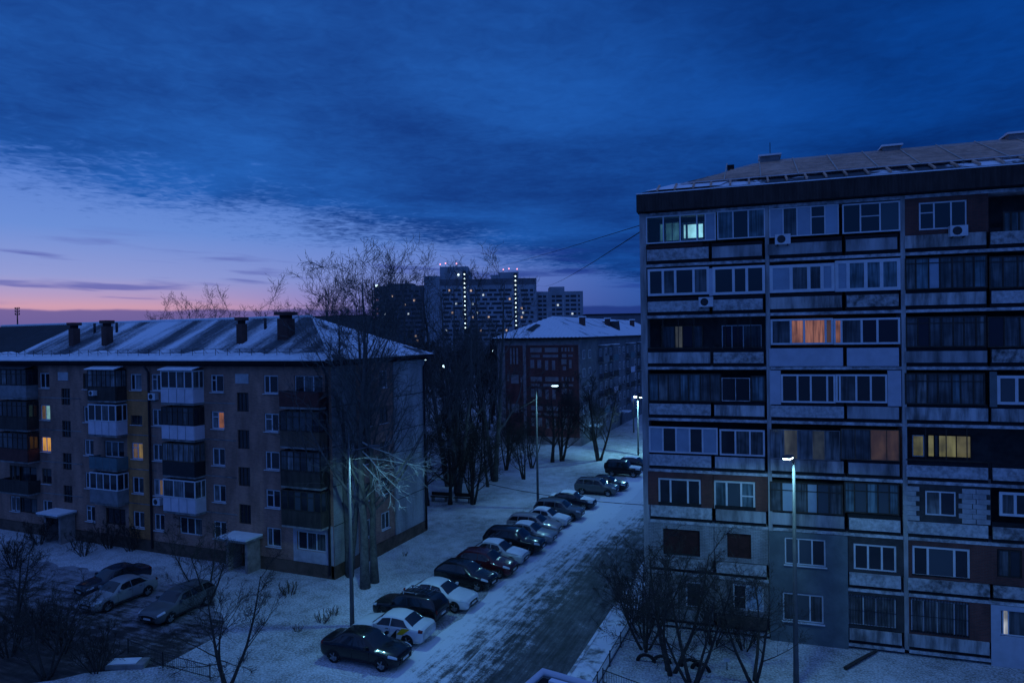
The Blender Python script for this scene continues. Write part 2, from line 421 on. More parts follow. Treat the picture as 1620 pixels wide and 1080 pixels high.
for i in range(61):
    x = -75+i*.75; f = 1-max(0, (x+36)/9) if x > -36 else 1
    y0 = 19.5+rg.uniform(-.4, .4)+(x+75)*.02; y1 = 33.2+rg.uniform(-.35, .35)
    mid = 27; y0 = mid+(y0-mid)*max(f, .02); y1 = mid+(y1-mid)*max(f, .02); rows.append(((x, y0, .004), (x, y1, .004)))
for p, q in zip(rows, rows[1:]): cy.quad(p[0], q[0], q[1], p[1])
cy.build('courtyard_drive', road_mat('muddy_drive', 40, 20, .60, (.032, .027, .024), 8., (.30, .30, .33), 'X'), kind='structure')
# ================================================================== five-storey brick block on the left
LX, LY = -29.4, 37.9
FH = 2.71
M_lbrick = brick_mat('brown_brick', (.42, .215, .155), (.30, .16, .12), (.36, .27, .235))
M_glowbrick = brick_mat('glow_tinted_brick', (.66, .27, .09), (.55, .22, .075), (.2, .15, .1))  # brick colour with the orange glow painted in
M_pale = brick_mat('pale_silicate_brick', (.40, .40, .41), (.34, .345, .35), (.25, .25, .25))
M_roofM = snow_on('roof_sheet_snow', (.075, .085, .10), .42, .66, (.75, .13, .13), .62, 1.3, .4)
M_roofH = snow_on('roof_hip_snow', (.07, .075, .085), .36, .50, (1, 1, 1), .5, 4., .4)
M_roofD = snow_on('roof_sheet_bare', (.035, .036, .04), .66, .8, (.5, .15, .15), .6, 2.2, .5)
def corrugated(x0, x1, y0, z0, y1, z1, top=None, pitch=.3, amp=.035):
    """sheet rising from (y0,z0) to (y1,z1), ribs along the slope; top(x) gives the fraction reached at x"""
    mb = MB(); n = int((x1-x0)/(pitch/4)); rows = []
    L = math.hypot(y1-y0, z1-z0); ny, nz = -(z1-z0)/L, (y1-y0)/L
    for i in range(n+1):
        x = x0+(x1-x0)*i/n; o = amp*sin(2*pi*(x-x0)/pitch); f = min(1, max(0, top(x))) if top else 1
        rows.append(((x, y0+ny*o, z0+nz*o), (x, y0+(y1-y0)*f+ny*o, z0+(z1-z0)*f+nz*o)))
    for p, q in zip(rows, rows[1:]): mb.quad(p[0], q[0], q[1], p[1])
    return mb
LB = thing('apartment_block', 'brown brick five-storey block with snowy corrugated hip roof and mixed glazed balconies', 'building', (LX, LY, 0))
x_end = -46.
def lx(px, py=660): return onY(px, py, LY)[0]-LX
def wrow(k): return 1.73+FH*(k-1), 3.03+FH*(k-1)
lit_cool = lit_mat('lit_cool', lin(120, 170, 175), 1.0); lit_warm = lit_mat('lit_warm', lin(235, 170, 80), .9); lit_dim = lit_mat('lit_dim', lin(130, 105, 80), .55)
G, C1, C2, BL = M_glass, M_curt, M_curt2, M_blind
cols = {71: 1.25, 139: 1.1, 215.5: 1.25, 248: 1.1, 344: 1.25, 429: 1.3, 20: 1.3}
lit = {(71, 4): [lit_dim, lit_cool], (71, 3): [lit_warm, lit_warm], (215.5, 3): [lit_dim, lit_mat('lit_ochre', lin(150, 125, 70), .7)],
       (344, 4): [C1, lit_mat('lit_rose', lin(190, 120, 80), .55)], (248, 2): [C1, lit_dim]}
rects = []; wins = []
for cx, w in cols.items():
    c = lx(cx)
    for k in range(1, 6):
        a, b = wrow(k)
        if (cx, k) == (429, 1): a, b = a-.05, b
        rects.append((c-w/2, c+w/2, a, b)); wins.append((cx, k, c-w/2, c+w/2, a, b))
stairs = []
for cx in (384, 104):
    c = lx(cx)
    for py0, py1 in ((621, 651), (680, 710), (739, 769), (798, 829)):
        z1, z0 = onY(384, py0, LY)[1], onY(384, py1, LY)[1]
        stairs.append((c-.55, c+.55, z0, z1)); rects.append(stairs[-1])
doors = []
for cx in (390, 106):
    c = lx(cx, 850)+(.25 if cx == 390 else 0); doors.append((c-.65, c+.65, .05, 2.1)); rects.append(doors[-1])
# balcony doors / windows behind the balconies
def bspan(a, b, y): return onY(a, y, LY-.95)[0]-LX, onY(b, y, LY-.95)[0]-LX
BAL = {'b2': bspan(255, 306, 660), 'b1': bspan(139, 183, 660), 'b3': bspan(442, 505, 660), 'b0': bspan(-5, 42, 660)}
for nm, (a, b) in BAL.items():
    for k in range(1, 6):
        z0, z1 = wrow(k); rects.append((a+.5, b-.45, z0, z1)); wins.append((nm, k, a+.5, b-.45, z0, z1))
wall_open(x_end, -.002, .9, 14.5, rects).build('wall', M_lbrick, LB)
wall_open(x_end, -.002, 0, .9, [r for r in rects if r[2] < .5], y=-.06).build('plinth', mat('plinth_render', (.13, .085, .065), .9, .4, 1.5), LB)
MB().box(x_end, -.3, 12.2, 12.5, 0, 14.5).build('rear_wall', M_lbrick, LB)
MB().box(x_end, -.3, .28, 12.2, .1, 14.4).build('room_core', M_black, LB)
# orange glow painted as a brick strip between the drainpipe and the second balcony column, pale strip by the corner
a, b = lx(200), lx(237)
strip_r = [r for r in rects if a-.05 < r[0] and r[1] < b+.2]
wall_open(a, b, .9, 10.6, strip_r, y=-.012, depth=.01).build('painted_glow_strip', M_glowbrick, LB)['label'] = 'strip of brick wall with orange glow painted into its colour'
a3, b3 = lx(460), -.05
wall_open(a3, b3, .9, 3.6, [r for r in rects if r[0] > a3 and r[3] < 4], y=-.012, depth=.01).build('white_wall_strip', mat('lilac_paint', (.42, .40, .44), .85, .25, 2.), LB)
rl = random.Random(12)
for cx, k, a, b, z0, z1 in wins:
    p = lit.get((cx, k))
    if p is None: p = [rl.choice([G, G, C2, C1 if rl.random() < .3 else G]) for _ in range(3)]
    if isinstance(cx, str):
        old = (cx, k) in (('b1', 1), ('b0', 1), ('b0', 2))
        window(LB, a, b, z0, z1, .12, (.33, .66), p, M_timber if old else M_white, .08, sill=False)
        if (cx, k) in (('b1', 1), ('b0', 1)):
            pass
    else:
        old = rl.random() < .22 and (cx, k) not in lit
        window(LB, a, b, z0, z1, .10, (.5,) if rl.random() < .8 else (.38,), p, M_timber2 if old else M_white, .09,
               {0: .68} if rl.random() < .25 else None, sill=True)
for a, b, z0, z1 in stairs:
    window(LB, a, b, z0, z1, .12, (.33, .66), [M_glass], M_timber, .07, {0: .6}, sill=False, name='stair_window')
for i, (a, b, z0, z1) in enumerate(doors):
    d_ = MB().box(a, b, .10, .15, z0, z1).build('door', mat('steel_door', (.05, .04, .04), .5, .2), LB)
    MB().box(b-.15, b-.11, .05, .099, 1., 1.25).build('handle', M_steel, d_)
    for q in (a-.35, b+.12): MB().box(q, q+.23, -1.3, -.062, 0, 2.25).build('porch_wall', mat('porch_render', (.30, .25, .24), .9, .4, 2.), LB)
    cn = MB().box(a-.75, b+.6, -1.7, -.062, 2.25, 2.4).build('porch_canopy', M_concd, LB)
    MB().box(a-.75, b+.6, -1.7, -.062, 2.402, 2.52).build('snow_cap', M_snow, cn)
for cx in (383, 100):
    c = lx(cx, 600); MB().box(c-.62, c+.62, -.05, -.002, 13.25, 13.95).build('wall_plaque', mat('plaque', (.45, .45, .47), .7, .2), LB)
# floor lines in the brickwork (thin ledges)
for k in range(1, 5):
    for a, b in ((lx(62), lx(128)), (lx(200), lx(246)), (lx(322), lx(372))): MB().box(a, b, -.03, -.0125 if a > lx(195) and a < lx(210) else -.002, 3.62+FH*(k-1), 3.69+FH*(k-1)).build('ledge', M_concd, LB)
# cornice
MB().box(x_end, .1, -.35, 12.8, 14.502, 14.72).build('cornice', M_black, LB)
for px in (238, 519):
    c = lx(px); m = MB().tube([(c, -.14, .3), (c, -.14, 14.0), (c, -.5, 14.5)], .09, 8)
    m.build('drainpipe', M_iron, LB, smooth=True)
# balconies
M_par = {'white': mat('white_sheet', (.64, .60, .66), .6, .15, 1.5), 'grey': mat('grey_sheet', (.22, .22, .23), .7, .3, 2.), 'black': mat('black_sheet', (.028, .028, .03), .5, .2),
         'red': mat('maroon_sheet', (.10, .035, .03), .7, .3, 2.), 'brown': mat('brown_boards', (.14, .10, .075), .8, .4, 4., streak=True), 'dark': mat('dark_boards', (.055, .045, .04), .85, .4, 4., streak=True),
         'teal': mat('teal_sheet', (.10, .17, .19), .6, .2, 2.)}
def balcony(col, k, par, glaz, canopy=False, panes=None, dx=0., n=4, ph=1.05):
    a, b = BAL[col]; a += dx; b += dx
    zf = .95+FH*(k-1); y0, y1 = -.95, -.004
    B = MB().box(a, b, y0, y1, zf-.14, zf).build('balcony', M_concd, LB)
    MB().box(a+.01, b-.01, y0-.03, y0+.03, zf+.02, zf+ph).build('parapet', M_par[par], B)
    MB().box(b-.03, b+.03, y0+.032, y1, zf+.02, zf+ph).build('side_parapet', M_par[par], B)
    MB().box(a-.03, a+.03, y0+.032, y1, zf+.02, zf+ph).build('side_parapet', M_par[par], B)
    rr = random.Random(hash((col, k)) % 1000 if False else ord(col[1])*7+k)
    if par in ('white', 'teal'):
        m = MB()
        for i in range(1, 4): q = a+(b-a)*i/4; m.box(q-.012, q+.012, y0-.045, y0-.031, zf+.02, zf+ph)
        m.build('parapet_joint', M_par['grey'], B)
    if glaz:
        z0, z1 = zf+ph+.02, zf+2.42
        fm = {'pvc': M_white, 'old': M_timber, 'lace': M_timber2}[glaz]
        fw = .09 if glaz == 'pvc' else .06
        n = n if glaz == 'pvc' else 6
        pm = panes or ([G, C2, G, C1] if glaz == 'pvc' else [rr.choice([G, C2, C1, M_glass2, G]) for _ in range(6)] if glaz == 'old' else [M_curt])
        fr = MB(); 
        fr.box(a, b, y0-.03, y0+.04, z0, z0+fw); fr.box(a, b, y0-.03, y0+.04, z1-fw, z1)
        xs = [a+fw/2+(b-a-fw)*i/n for i in range(n+1)]
        for i, q in enumerate(xs): fr.box(q-fw/2, q+fw/2, y0-.029, y0+.039, z0+fw, z1-fw)
        if glaz == 'old': fr.box(a+fw, b-fw, y0-.02, y0+.03, z1-.42, z1-.36)
        for xx in (a, b):
            fr.box(xx-.035, xx+.035, y0+.041, y1, z0, z0+fw); fr.box(xx-.035, xx+.035, y0+.041, y1, z1-fw, z1)
            fr.box(xx-.034, xx+.034, -.46, -.46+fw, z0+fw, z1-fw); fr.box(xx-.034, xx+.034, -.06, y1-.001, z0+fw, z1-fw)
        g = fr.build('balcony_glazing', fm, B)
        for i in range(n): MB().box(xs[i]+fw/2, xs[i+1]-fw/2, y0, y0+.012, z0+fw, z1-fw).build('pane', pm[i % len(pm)], g)
        for xx in (a, b): MB().box(xx-.008, xx+.008, y0+.045, -.062, z0+fw, z1-fw).build('pane', pm[-1], g)
        if canopy or k == 5:
            cmb = MB(); cmb.poly([(a-.12, y0-.2, z1+.03), (b+.12, y0-.2, z1+.03), (b+.12, y1, z1+.30), (a-.12, y1, z1+.30)]); cmb.poly([(a-.12, y0-.2, z1+.09), (b+.12, y0-.2, z1+.09), (b+.12, y1, z1+.36), (a-.12, y1, z1+.36)])
            cmb.poly([(a-.12, y0-.2, z1+.03), (b+.12, y0-.2, z1+.03), (b+.12, y0-.2, z1+.09), (a-.12, y0-.2, z1+.09)])
            cmb.build('balcony_canopy', M_snow if canopy else M_roofD, B)
    else:
        m = MB(); m.box(a, b, y0-.02, y0+.02, zf+ph+.002, zf+ph+.05); m.build('hand_rail', M_iron, B)
    return B
balcony('b1', 5, 'dark', 'old', True); balcony('b1', 4, 'white', 'pvc', panes=[G, G, C2, G]); balcony('b1', 3, 'teal', None, ph=.95); balcony('b1', 2, 'grey', 'pvc', panes=[G, C2, G, G])
balcony('b2', 5, 'white', 'pvc', True, panes=[G, G, C2]); balcony('b2', 4, 'white', 'old', panes=[G, C2, G, G, C2, G]); balcony('b2', 3, 'black', 'lace'); balcony('b2', 2, 'white', 'pvc', panes=[C2, C1, G, C2], n=3)
balcony('b3', 5, 'red', None); balcony('b3', 4, 'brown', 'old'); balcony('b3', 3, 'dark', 'old'); balcony('b3', 2, 'dark', 'old')
balcony('b0', 5, 'grey', 'old'); balcony('b0', 4, 'dark', 'old'); balcony('b0', 3, 'red', 'old'); balcony('b0', 2, 'dark', None)
ac_unit(LB, lx(246), 12.15, -.02); ac_unit(LB, lx(252, 790), 4.05, -.02); ac_unit(LB, BAL['b1'][0]+.9, 12.4, -.99, .5, .4)
# end wall facing the road: pale brick strips each side of a dark brick middle, windows in it
def ey(px, py): return onX(px, py, LX)[0]-LY
e1, e2, e3 = ey(564, 700), ey(624, 700), 12.5
LE = MB()
def endwall(y0, y1, z0, z1, rects, x):
    w_ = wall_open(y0, y1, z0, z1, rects, 0., .14); w_.v = [(x-q[1], q[0], q[2]) for q in w_.v]; return w_
er = []
for k in range(1, 6):
    a, b = wrow(k)
    for c in (e1+1.55, e2-1.3): er.append((c-.55, c+.55, a, b))
endwall(e1, e2, .9, 14.5, er, -.10).build('end_wall', M_lbrick, LB)
endwall(0, e1, .9, 14.5, [], 0).build('end_wall', M_pale, LB); endwall(e2, e3, .9, 14.5, [], 0).build('end_wall', M_pale, LB)
MB().box(-.2, .06, -.06, 12.5, 0, .9).build('end_plinth', mat('plinth_render', ()), LB)
m = MB(); m.box(-.10, 0, e1-.001, e1, .9, 14.5); m.box(-.10, 0, e2, e2+.001, .9, 14.5); m.build('end_wall_return', M_pale, LB)
for q in range(1, 5):
    for a, b in ((.02, e1-.02), (e2+.02, e3-.02)):
        MB().box(-.01, .008, a, b, .9+q*FH-.03, .9+q*FH+.03).build('panel_joint', M_darkgap, LB)
for (c0, c1, z0, z1) in er:
    # frames on the end wall face +x: build facing -y, then turn the vertices
    fw = .08; x = -.19; fr = MB()
    fr.box(x, x+.07, c0, c1, z0, z0+fw); fr.box(x, x+.07, c0, c1, z1-fw, z1)
    for q in (c0+fw/2, (c0+c1)/2, c1-fw/2): fr.box(x+.001, x+.069, q-fw/2, q+fw/2, z0+fw, z1-fw)
    f_ = fr.build('window', M_white if z0 < 3 or rl.random() < .3 else M_timber2, LB)
    for a, b in ((c0+fw, (c0+c1)/2-fw/2), ((c0+c1)/2+fw/2, c1-fw)): MB().box(x+.02, x+.035, a, b, z0+fw, z1-fw).build('pane', rl.choice([G, C2, G]), f_)
    MB().box(-.119, -.0, c0-.05, c1+.05, z0-.06, z0-.01).build('sill', M_white, f_)
MB().tube([(.12, 12.2, .2), (.12, 12.2, 13.9), (.5, 12.4, 14.6)], .09, 8).build('drainpipe', M_iron, LB, smooth=True)
# roof: front slope of corrugated sheet, hip end, back
ey0, ez, ry, rz_, hx = -.62, 14.95, 6.25, 18.15, -6.6
topf = lambda x: (0.6-x)/(0.6-hx)
xs_ = lx(18, 566)
RF = corrugated(xs_, .6, ey0, ez, ry, rz_, topf).build('roof', M_roofM, LB, smooth=True)
corrugated(x_end, xs_, ey0, ez-.02, ry, rz_-.02).build('bare_roof_sheets', M_roofD, LB, smooth=True)
hp = corrugated(-13.12+6.25, 6.25+.62, -.6, ez, -hx, rz_, lambda x: 1-abs(x)/6.87)
hp.v = [(-q[1], q[0]+6.25, q[2]) for q in hp.v]
hp.build('roof_hip', M_roofH, LB, smooth=True)
MB().quad((x_end, 13.12, ez), (.6, 13.12, ez), (hx, ry, rz_), (x_end, ry, rz_)).build('roof_back', M_roofH, LB)
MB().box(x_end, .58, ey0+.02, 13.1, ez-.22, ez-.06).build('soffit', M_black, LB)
MB().tube([(x_end, ry, rz_+.02), (hx, ry, rz_+.02)], .14, 6).build('ridge_cap', M_snow, RF, smooth=True)
MB().tube([(hx, ry, rz_+.02), (.6, ey0, ez+.03)], .09, 6).build('hip_cap', M_snow, RF, smooth=True)
sl = (rz_-ez)/(ry-ey0)
def onroof(x, f): y = ey0+(ry-ey0)*f; return (x, y, ez+(rz_-ez)*f)
# snow lying along the eave and in a band down the slope, as a thin uneven layer
def snow_layer(name, pts, h=.05, seed=1):
    m = MB(); m.prism([(p[0], p[1], p[2]+.045) for p in pts], h); return m.build(name, M_snow, RF)
rs = random.Random(3); pts = [onroof(x_end, -.005), onroof(.45, -.005)]
q = []
for i in range(70): x = .1-(0.1-x_end)*i/69; q.append(onroof(x, .10+.05*rs.random()+.07*max(0, sin(x*.5+1))))
m = MB(); low = [onroof(p[0], -.01) for p in q]
for i in range(len(q)-1):
    up = lambda p: (p[0], p[1], p[2]+.08)
    m.quad(up(low[i]), up(q[i]), up(q[i+1]), up(low[i+1])); m.quad(low[i], up(low[i]), up(low[i+1]), low[i+1])
m.build('eave_snow', M_snow, RF)
0 and snow_layer('snow_band', [onroof(xs_-.6, .02), onroof(xs_+1.4, .02), onroof(xs_+2.2, .5), onroof(xs_+1.9, .98), onroof(xs_-.4, .98), onroof(xs_-.4, .5)])
g = MB()
gx = x_end
while gx < -.3:
    p = onroof(gx, .085); g.tube([p, (p[0], p[1], p[2]+.55)], .018, 4); g.tube([(p[0], p[1], p[2]+.5), onroof(gx, .14)], .014, 4); gx += 1.15
for h in (.28, .55):
    p, q_ = onroof(x_end, .085), onroof(-.4, .085); g.tube([(p[0], p[1], p[2]+h), (q_[0], q_[1], q_[2]+h)], .016, 4)
g.build('roof_railing', M_iron, RF)
M_chim = brick_mat('chimney_brick', (.12, .05, .04), (.09, .04, .035), (.08, .07, .07))
for px, py, w, h in ((118, 540, .62, 1.9), (170, 540, .62, 2.0), (383, 545, .55, 1.9), (453, 535, .9, 1.9)):
    f = .40 if px != 453 else .5
    x = onY(px, py, LY+ey0+(ry-ey0)*f)[0]-LX; p = onroof(x, f)
    c_h = MB().box(x-w/2, x+w/2, p[1]-w/2, p[1]+w/2, p[2]-.3, p[2]+h-.5).build('chimney', M_chim, RF)
    MB().box(x-w*.36, x+w*.36, p[1]-w*.36, p[1]+w*.36, p[2]+h-.499, p[2]+h-.25).build('chimney_neck', M_black, c_h)
    MB().box(x-w*.66, x+w*.66, p[1]-w*.66, p[1]+w*.66, p[2]+h-.249, p[2]+h).build('chimney_cap', M_chim, c_h)
for px, py in ((150, 522), (185, 522), (420, 520)):
    x = onY(px, py, LY+ey0+(ry-ey0)*.72)[0]-LX; p = onroof(x, .72)
    MB().tube([(x, p[1], p[2]-.2), (x, p[1], p[2]+.85)], .11, 8).build('vent_pipe', M_iron, RF, smooth=True)

# the dark-roofed block standing behind it
HB = thing('apartment_block', 'dark bare-roofed block showing behind the snowy hip roof', 'building', (0, 0, 0))
bx1 = onY(583, 520, 76.)[0]; zr = onY(540, 500, 76.)[1]
MB().box(bx1-32, bx1+3.4, 70.5, 81.5, 0, zr-3.6).build('wall', M_lbrick, HB)
mb = MB(); a = zr-3.8
mb.quad((bx1-32, 69.9, a), (bx1+4, 69.9, a), (bx1, 76, zr), (bx1-32, 76, zr)); mb.quad((bx1+4, 82.1, a), (bx1-32, 82.1, a), (bx1-32, 76, zr), (bx1, 76, zr)); mb.poly([(bx1+4, 69.9, a), (bx1+4, 82.1, a), (bx1, 76, zr)])
mb.build('roof', M_roofD, HB)
MB().tube([(bx1-32, 76, zr+.02), (bx1, 76, zr+.02)], .1, 5).build('ridge_cap', M_black, HB)
# comms mast beyond the roofs
mp = far(28, 505, 240); MS = thing('radio_mast', 'slim radio mast with stacked antennas beyond the snowy roof ridge', 'mast', (mp[0], mp[1], 0))
zt = far(28, 487, 240)[2]
MB().tube([(0, 0, 0), (0, 0, zt)], [.5, .16], 6).build('pole', M_iron, MS)
for dz in (0, 1., 2.):
    m = MB().box(-1.1, 1.1, -.12, .12, zt-.5-dz, zt-.38-dz)
    for q in (-1.05, 0, 1.05): m.box(q-.14, q+.14, -.14, .14, zt-.36-dz, zt+.2-dz)
    m.build('antenna_bracket', M_iron, MS)
# ================================================================== eight-storey panel block on the right
RP, RA = (-8.1, 38.2), radians(4.5)
RB = thing('panel_block', 'tall concrete panel block with rows of loggias and half-boarded timber roof', 'building', (RP[0], RP[1], 0), RA)
def rb(x, y, off=0.):
    """photo pixel -> (along, height) on the facade plane, off metres behind it"""
    r = ray(x, y); c, s = cos(RA), sin(RA); n = (-s, c); P0 = (RP[0]+n[0]*off, RP[1]+n[1]*off)
    k = (P0[0]*n[0]+P0[1]*n[1])/(r[0]*n[0]+r[1]*n[1])
    return ((r[0]*k-RP[0])*c+(r[1]*k-RP[1])*s, EYE+r[2]*k)
FL, F0 = 2.85, .30
def zf(r): return F0+FL*(8-r)
U_END = 22.4
fins = [0.05, 6.45, 12.82, 19.2]
halves = [(.22, 3.58), (3.72, 6.33), (6.58, 10.15), (10.29, 12.70), (12.95, 16.5), (16.64, 19.08), (19.33, U_END)]
M_strip = mat('slab_edge', (.46, .46, .48), .85, .65, 3.5, bump=.2)
M_panel = mat('roughcast_panel', (.44, .44, .455), .95, .5, 5., bump=.8)
PV = [M_panel, M_panel] + [mat('roughcast_panel_'+n_, c_, .95, v_, s_, bump=.7, streak=k_) for n_, c_, v_, s_, k_ in (('pale', (.48, .48, .5), .4, 6., False), ('worn', (.40, .40, .41), .75, 2.6, True), ('dirty', (.36, .355, .36), .8, 3.5, False), ('rusty', (.38, .36, .35), .8, 2.0, True))]
M_panel2 = mat('stained_panel', (.33, .33, .345), .95, .75, 1.1, streak=True, bump=.6)
M_siding = mat('blue_white_siding', (.46, .48, .55), .6, .12, 2.)
M_plast = mat('grey_green_render', (.15, .18, .19), .92, .3, 1., bump=.5)
M_wbrick = brick_mat('white_brick', (.36, .36, .37), (.28, .28, .29), (.10, .10, .10), .27, .085)
# volumes
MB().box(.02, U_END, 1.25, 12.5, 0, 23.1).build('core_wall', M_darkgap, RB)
MB().box(-.15, .2, .0, 12.4, 0, 23.12).build('end_wall', M_conc, RB)
for f in fins[1:]: MB().box(f, f+.2, -.02, 1.25, F0-.02, 23.1).build('cross_wall', M_conc, RB)
MB().box(0, U_END, .25, 1.24, 0, F0-.16).build('basement_wall', M_black, RB)
for r in range(1, 10):
    z = zf(r) if r < 9 else None
    if r < 9:
        for (a, b) in ((.2, 6.44), (6.66, 12.81), (13.03, 19.19), (19.41, U_END)):
            s_ = MB().box(a, b, -.04, 1.24, z-.15, z).build('floor_slab', M_strip, RB)
for (a, b) in ((.2, 6.44), (6.66, 12.81), (13.03, 19.19), (19.41, U_END)):
    MB().box(a, b, -.04, 1.24, zf(0)-.17, zf(0)).build('roof_slab', M_strip, RB)
# joints in the slab edges
rr = random.Random(21)
no_par = {(7, 2), (8, 2), (8, 5)}
parm = {(3, 2): M_siding, (3, 3): M_siding, (8, 1): mat('brown_render', (.13, .10, .08), .95, .4, 2., bump=.5), (8, 0): M_panel2}
for r in range(1, 9):
    for h, (a, b) in enumerate(halves):
        if (r, h) in no_par: continue
        z = zf(r); m = parm.get((r, h)) or rr.choice(PV+[M_panel2])
        top = .98 if m is M_siding else .80
        pz0 = .03 if m is M_siding else .20
        pn = MB().box(a+rr.uniform(0, .05), b-rr.uniform(0, .05), -.08-rr.uniform(0, .02), .05, z+pz0, z+top+rr.uniform(-.03, .03)).build('parapet_panel', m, RB)
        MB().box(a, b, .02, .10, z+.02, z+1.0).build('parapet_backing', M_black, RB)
MB().box(rb(1022, 390)[0], rb(1111, 390)[0], -.10, -.02, zf(1)+.86, zf(1)+1.05).build('red_board', mat('maroon_board', (.06, .022, .02), .8, .3, 3.), RB)
def pw(x0, x1, yt, yb, splits=None, panes=None, r=None, y=-.03, **kw):
    """window given by photo pixels on the facade; splits are pixel x positions"""
    ym = (yt+yb)/2; u0, u1 = rb(x0, ym, y)[0], rb(x1, ym, y)[0]; xm = (x0+x1)/2
    z1, z0 = rb(xm, yt, y)[1], rb(xm, yb, y)[1]
    sp = [(rb(s, ym, y)[0]-u0)/(u1-u0) for s in (splits or [])]
    return window(RB, u0, u1, z0, z1, y, sp, panes, sill=kw.pop('sill', False), **kw)
T = clear_glass()
tq = curtain_mat('teal_curtain', (.16, .24, .28)); vt = curtain_mat('pattern_curtain', (.24, .25, .25), 5., .2); BL2 = mat('pale_blind', (.34, .42, .52), .3, .1, 2., spec=.5)
orange = lit_mat('lit_orange', lin(190, 126, 104), .58, 9., .3); dimor = lit_mat('lit_dim_orange', lin(104, 80, 64), .36, 3.); greyl = lit_mat('lit_grey', lin(86, 92, 92), .6, 4.); yel = lit_mat('lit_yellow', lin(140, 138, 96), .55, 3., .5)
cyan = lit_mat('lit_cyan', lin(150, 215, 230), 1.9, 2., .85); cyd = lit_mat('lit_cyan_dim', lin(70, 124, 146), 1.1, 3.); cyb = lit_mat('lit_bright', lin(200, 205, 215), .9, 5.)
# row 1
pw(1021.5, 1132, 340, 383.5, (1049, 1075.5, 1102, 1115.5), [T, T, T, T, BL]); pw(1134, 1209.6, 332.5, 377.5, (1159, 1183), [tq, G, tq], fw=.06)
pw(1216, 1326, 327, 373.5, (1238, 1260, 1282, 1304), [BL, C2, BL, G, BL2], fw=.06, trans={3: .62}); pw(1331.5, 1423, 321, 368, (1360, 1391), [G, G, M_glass2], trans={1: .55})
ac_unit(RB, rb(1237, 380)[0], rb(1237, 380)[1], -.1)
# row 2
pw(1024.5, 1121.5, 424, 467, (1048.5, 1068, 1097), [G, C2, G, C2], fw=.13); pw(1127, 1210, 421, 465.5, (1160, 1181), [G, G, G], fw=.14)
MB().box(rb(1121.5, 445)[0], rb(1127, 445)[0], -.06, 0, zf(2)+1.0, zf(2)+2.5).build('white_post', M_siding, RB)
pw(1217, 1320, 418, 462, (1251, 1279, 1300), [BL, C2, C2, BL], fw=.16); pw(1320.5, 1424, 410.5, 460, (1341, 1369, 1394), [BL, tq, tq, tq], fw=.16)
ac_unit(RB, rb(1117, 478)[0], rb(1117, 478)[1], -.1)
# row 3
pw(1219, 1318, 504, 545, (1251, 1272, 1306), [C2, orange, orange, dimor], fw=.10); pw(1318.5, 1424, 503, 544.5, (1331, 1363, 1388), [lit_mat('lit_rose2', lin(170, 110, 85), .6), C2, G, G], fw=.10)
# row 4
pw(1236, 1322, 592, 637, (1262, 1283, 1309), [G, G, G, G], fw=.09); pw(1322.5, 1404, 592, 637, (1329, 1355, 1378), [G, C2, G, G], fw=.09)
for a, b in ((1218, 1235.5), (1404.5, 1426)): MB().box(rb(a, 612)[0], rb(b, 612)[0], -.05, .02, zf(4)+.86, zf(4)+2.66).build('siding_panel', M_siding, RB)
pw(1578, 1650, 594, 640, (1609,), [M_glass2, G], fw=.13); MB().box(rb(1566, 612)[0], rb(1577.5, 612)[0], -.05, .02, zf(4)+.9, zf(4)+2.6).build('siding_panel', M_plast, RB)
# row 5
pw(1027, 1136, 675.5, 717, (1049, 1070, 1091.5, 1112), [BL, G, BL, G, BL], fw=.09); pw(1139, 1210.6, 679.5, 721, (1164, 1187), [G, C2, C2], fw=.09)
# row 6 (red brick infill with white windows)
def infill(h, r, m, rects_px, name='infill_wall', y=-.01):
    a, b = halves[h]; z = zf(r); rc = []
    for x0, x1, yt, yb in rects_px:
        ym = (yt+yb)/2; xm = (x0+x1)/2; rc.append((rb(x0, ym)[0], rb(x1, ym)[0], rb(xm, yb)[1], rb(xm, yt)[1]))
    lo = z+.82 if (r, h) not in no_par else z-.1
    return wall_open(a-.1, b+.1, lo, z+2.69, rc, y, .16).build(name, m, RB)
infill(0, 6, M_redbrick, [(1042, 1110, 757, 801)]); pw(1042.3, 1109.7, 757.2, 800.8, (1061.5, 1089), [G, G, G], y=.08, fw=.10)
infill(1, 6, M_redbrick, [(1130, 1196, 761, 807)]); pw(1130.3, 1195.7, 761.2, 806.8, (1150.5, 1173.5), [tq, M_glass2, tq], y=.08, fw=.10, trans={2: .5})
# white block masonry: each block is a piece
BW = infill(4, 6, M_darkgap, [(1465, 1514, 777, 816)], y=.01); pw(1465.3, 1513.7, 777.2, 815.8, (1489,), [vt, G], y=.06, fw=.07)
bm = MB().box(-.285, .285, -.035, .0, -.115, .115).mesh('brick', mat('white_block', (.36, .36, .375), .9, .3, 3., bump=.4))
wl, wr = rb(1465, 797)[0], rb(1514, 797)[0]; a, b = halves[4]
BW.name = 'block_wall'
for i in range(7):
    z = zf(6)+.97+i*.245; x = a+.3-(i % 2)*.15
    while x < b-.2:
        if x+.285 < wl-.02 or x-.285 > wr+.02: link('brick', bm, BW, (x+rr.uniform(-.01, .01), 0, z))
        x += .605
pw(1583, 1660, 780, 818, (1608,), [C2, G], fw=.12)
# row 7
infill(0, 7, M_wbrick, [(1050, 1108, 838, 879)]); infill(1, 7, M_wbrick, [(1151.6, 1189.6, 845, 884)])
for x0, x1, yt, yb in ((1050, 1108, 838, 879), (1151.6, 1189.6, 845, 884)):
    pw(x0+.5, x1-.5, yt+.5, yb-.5, ((x0+x1)/2,), [mat('maroon_board', ()), mat('maroon_board', ())], y=.10, fm=mat('maroon_board', ()), fw=.06)
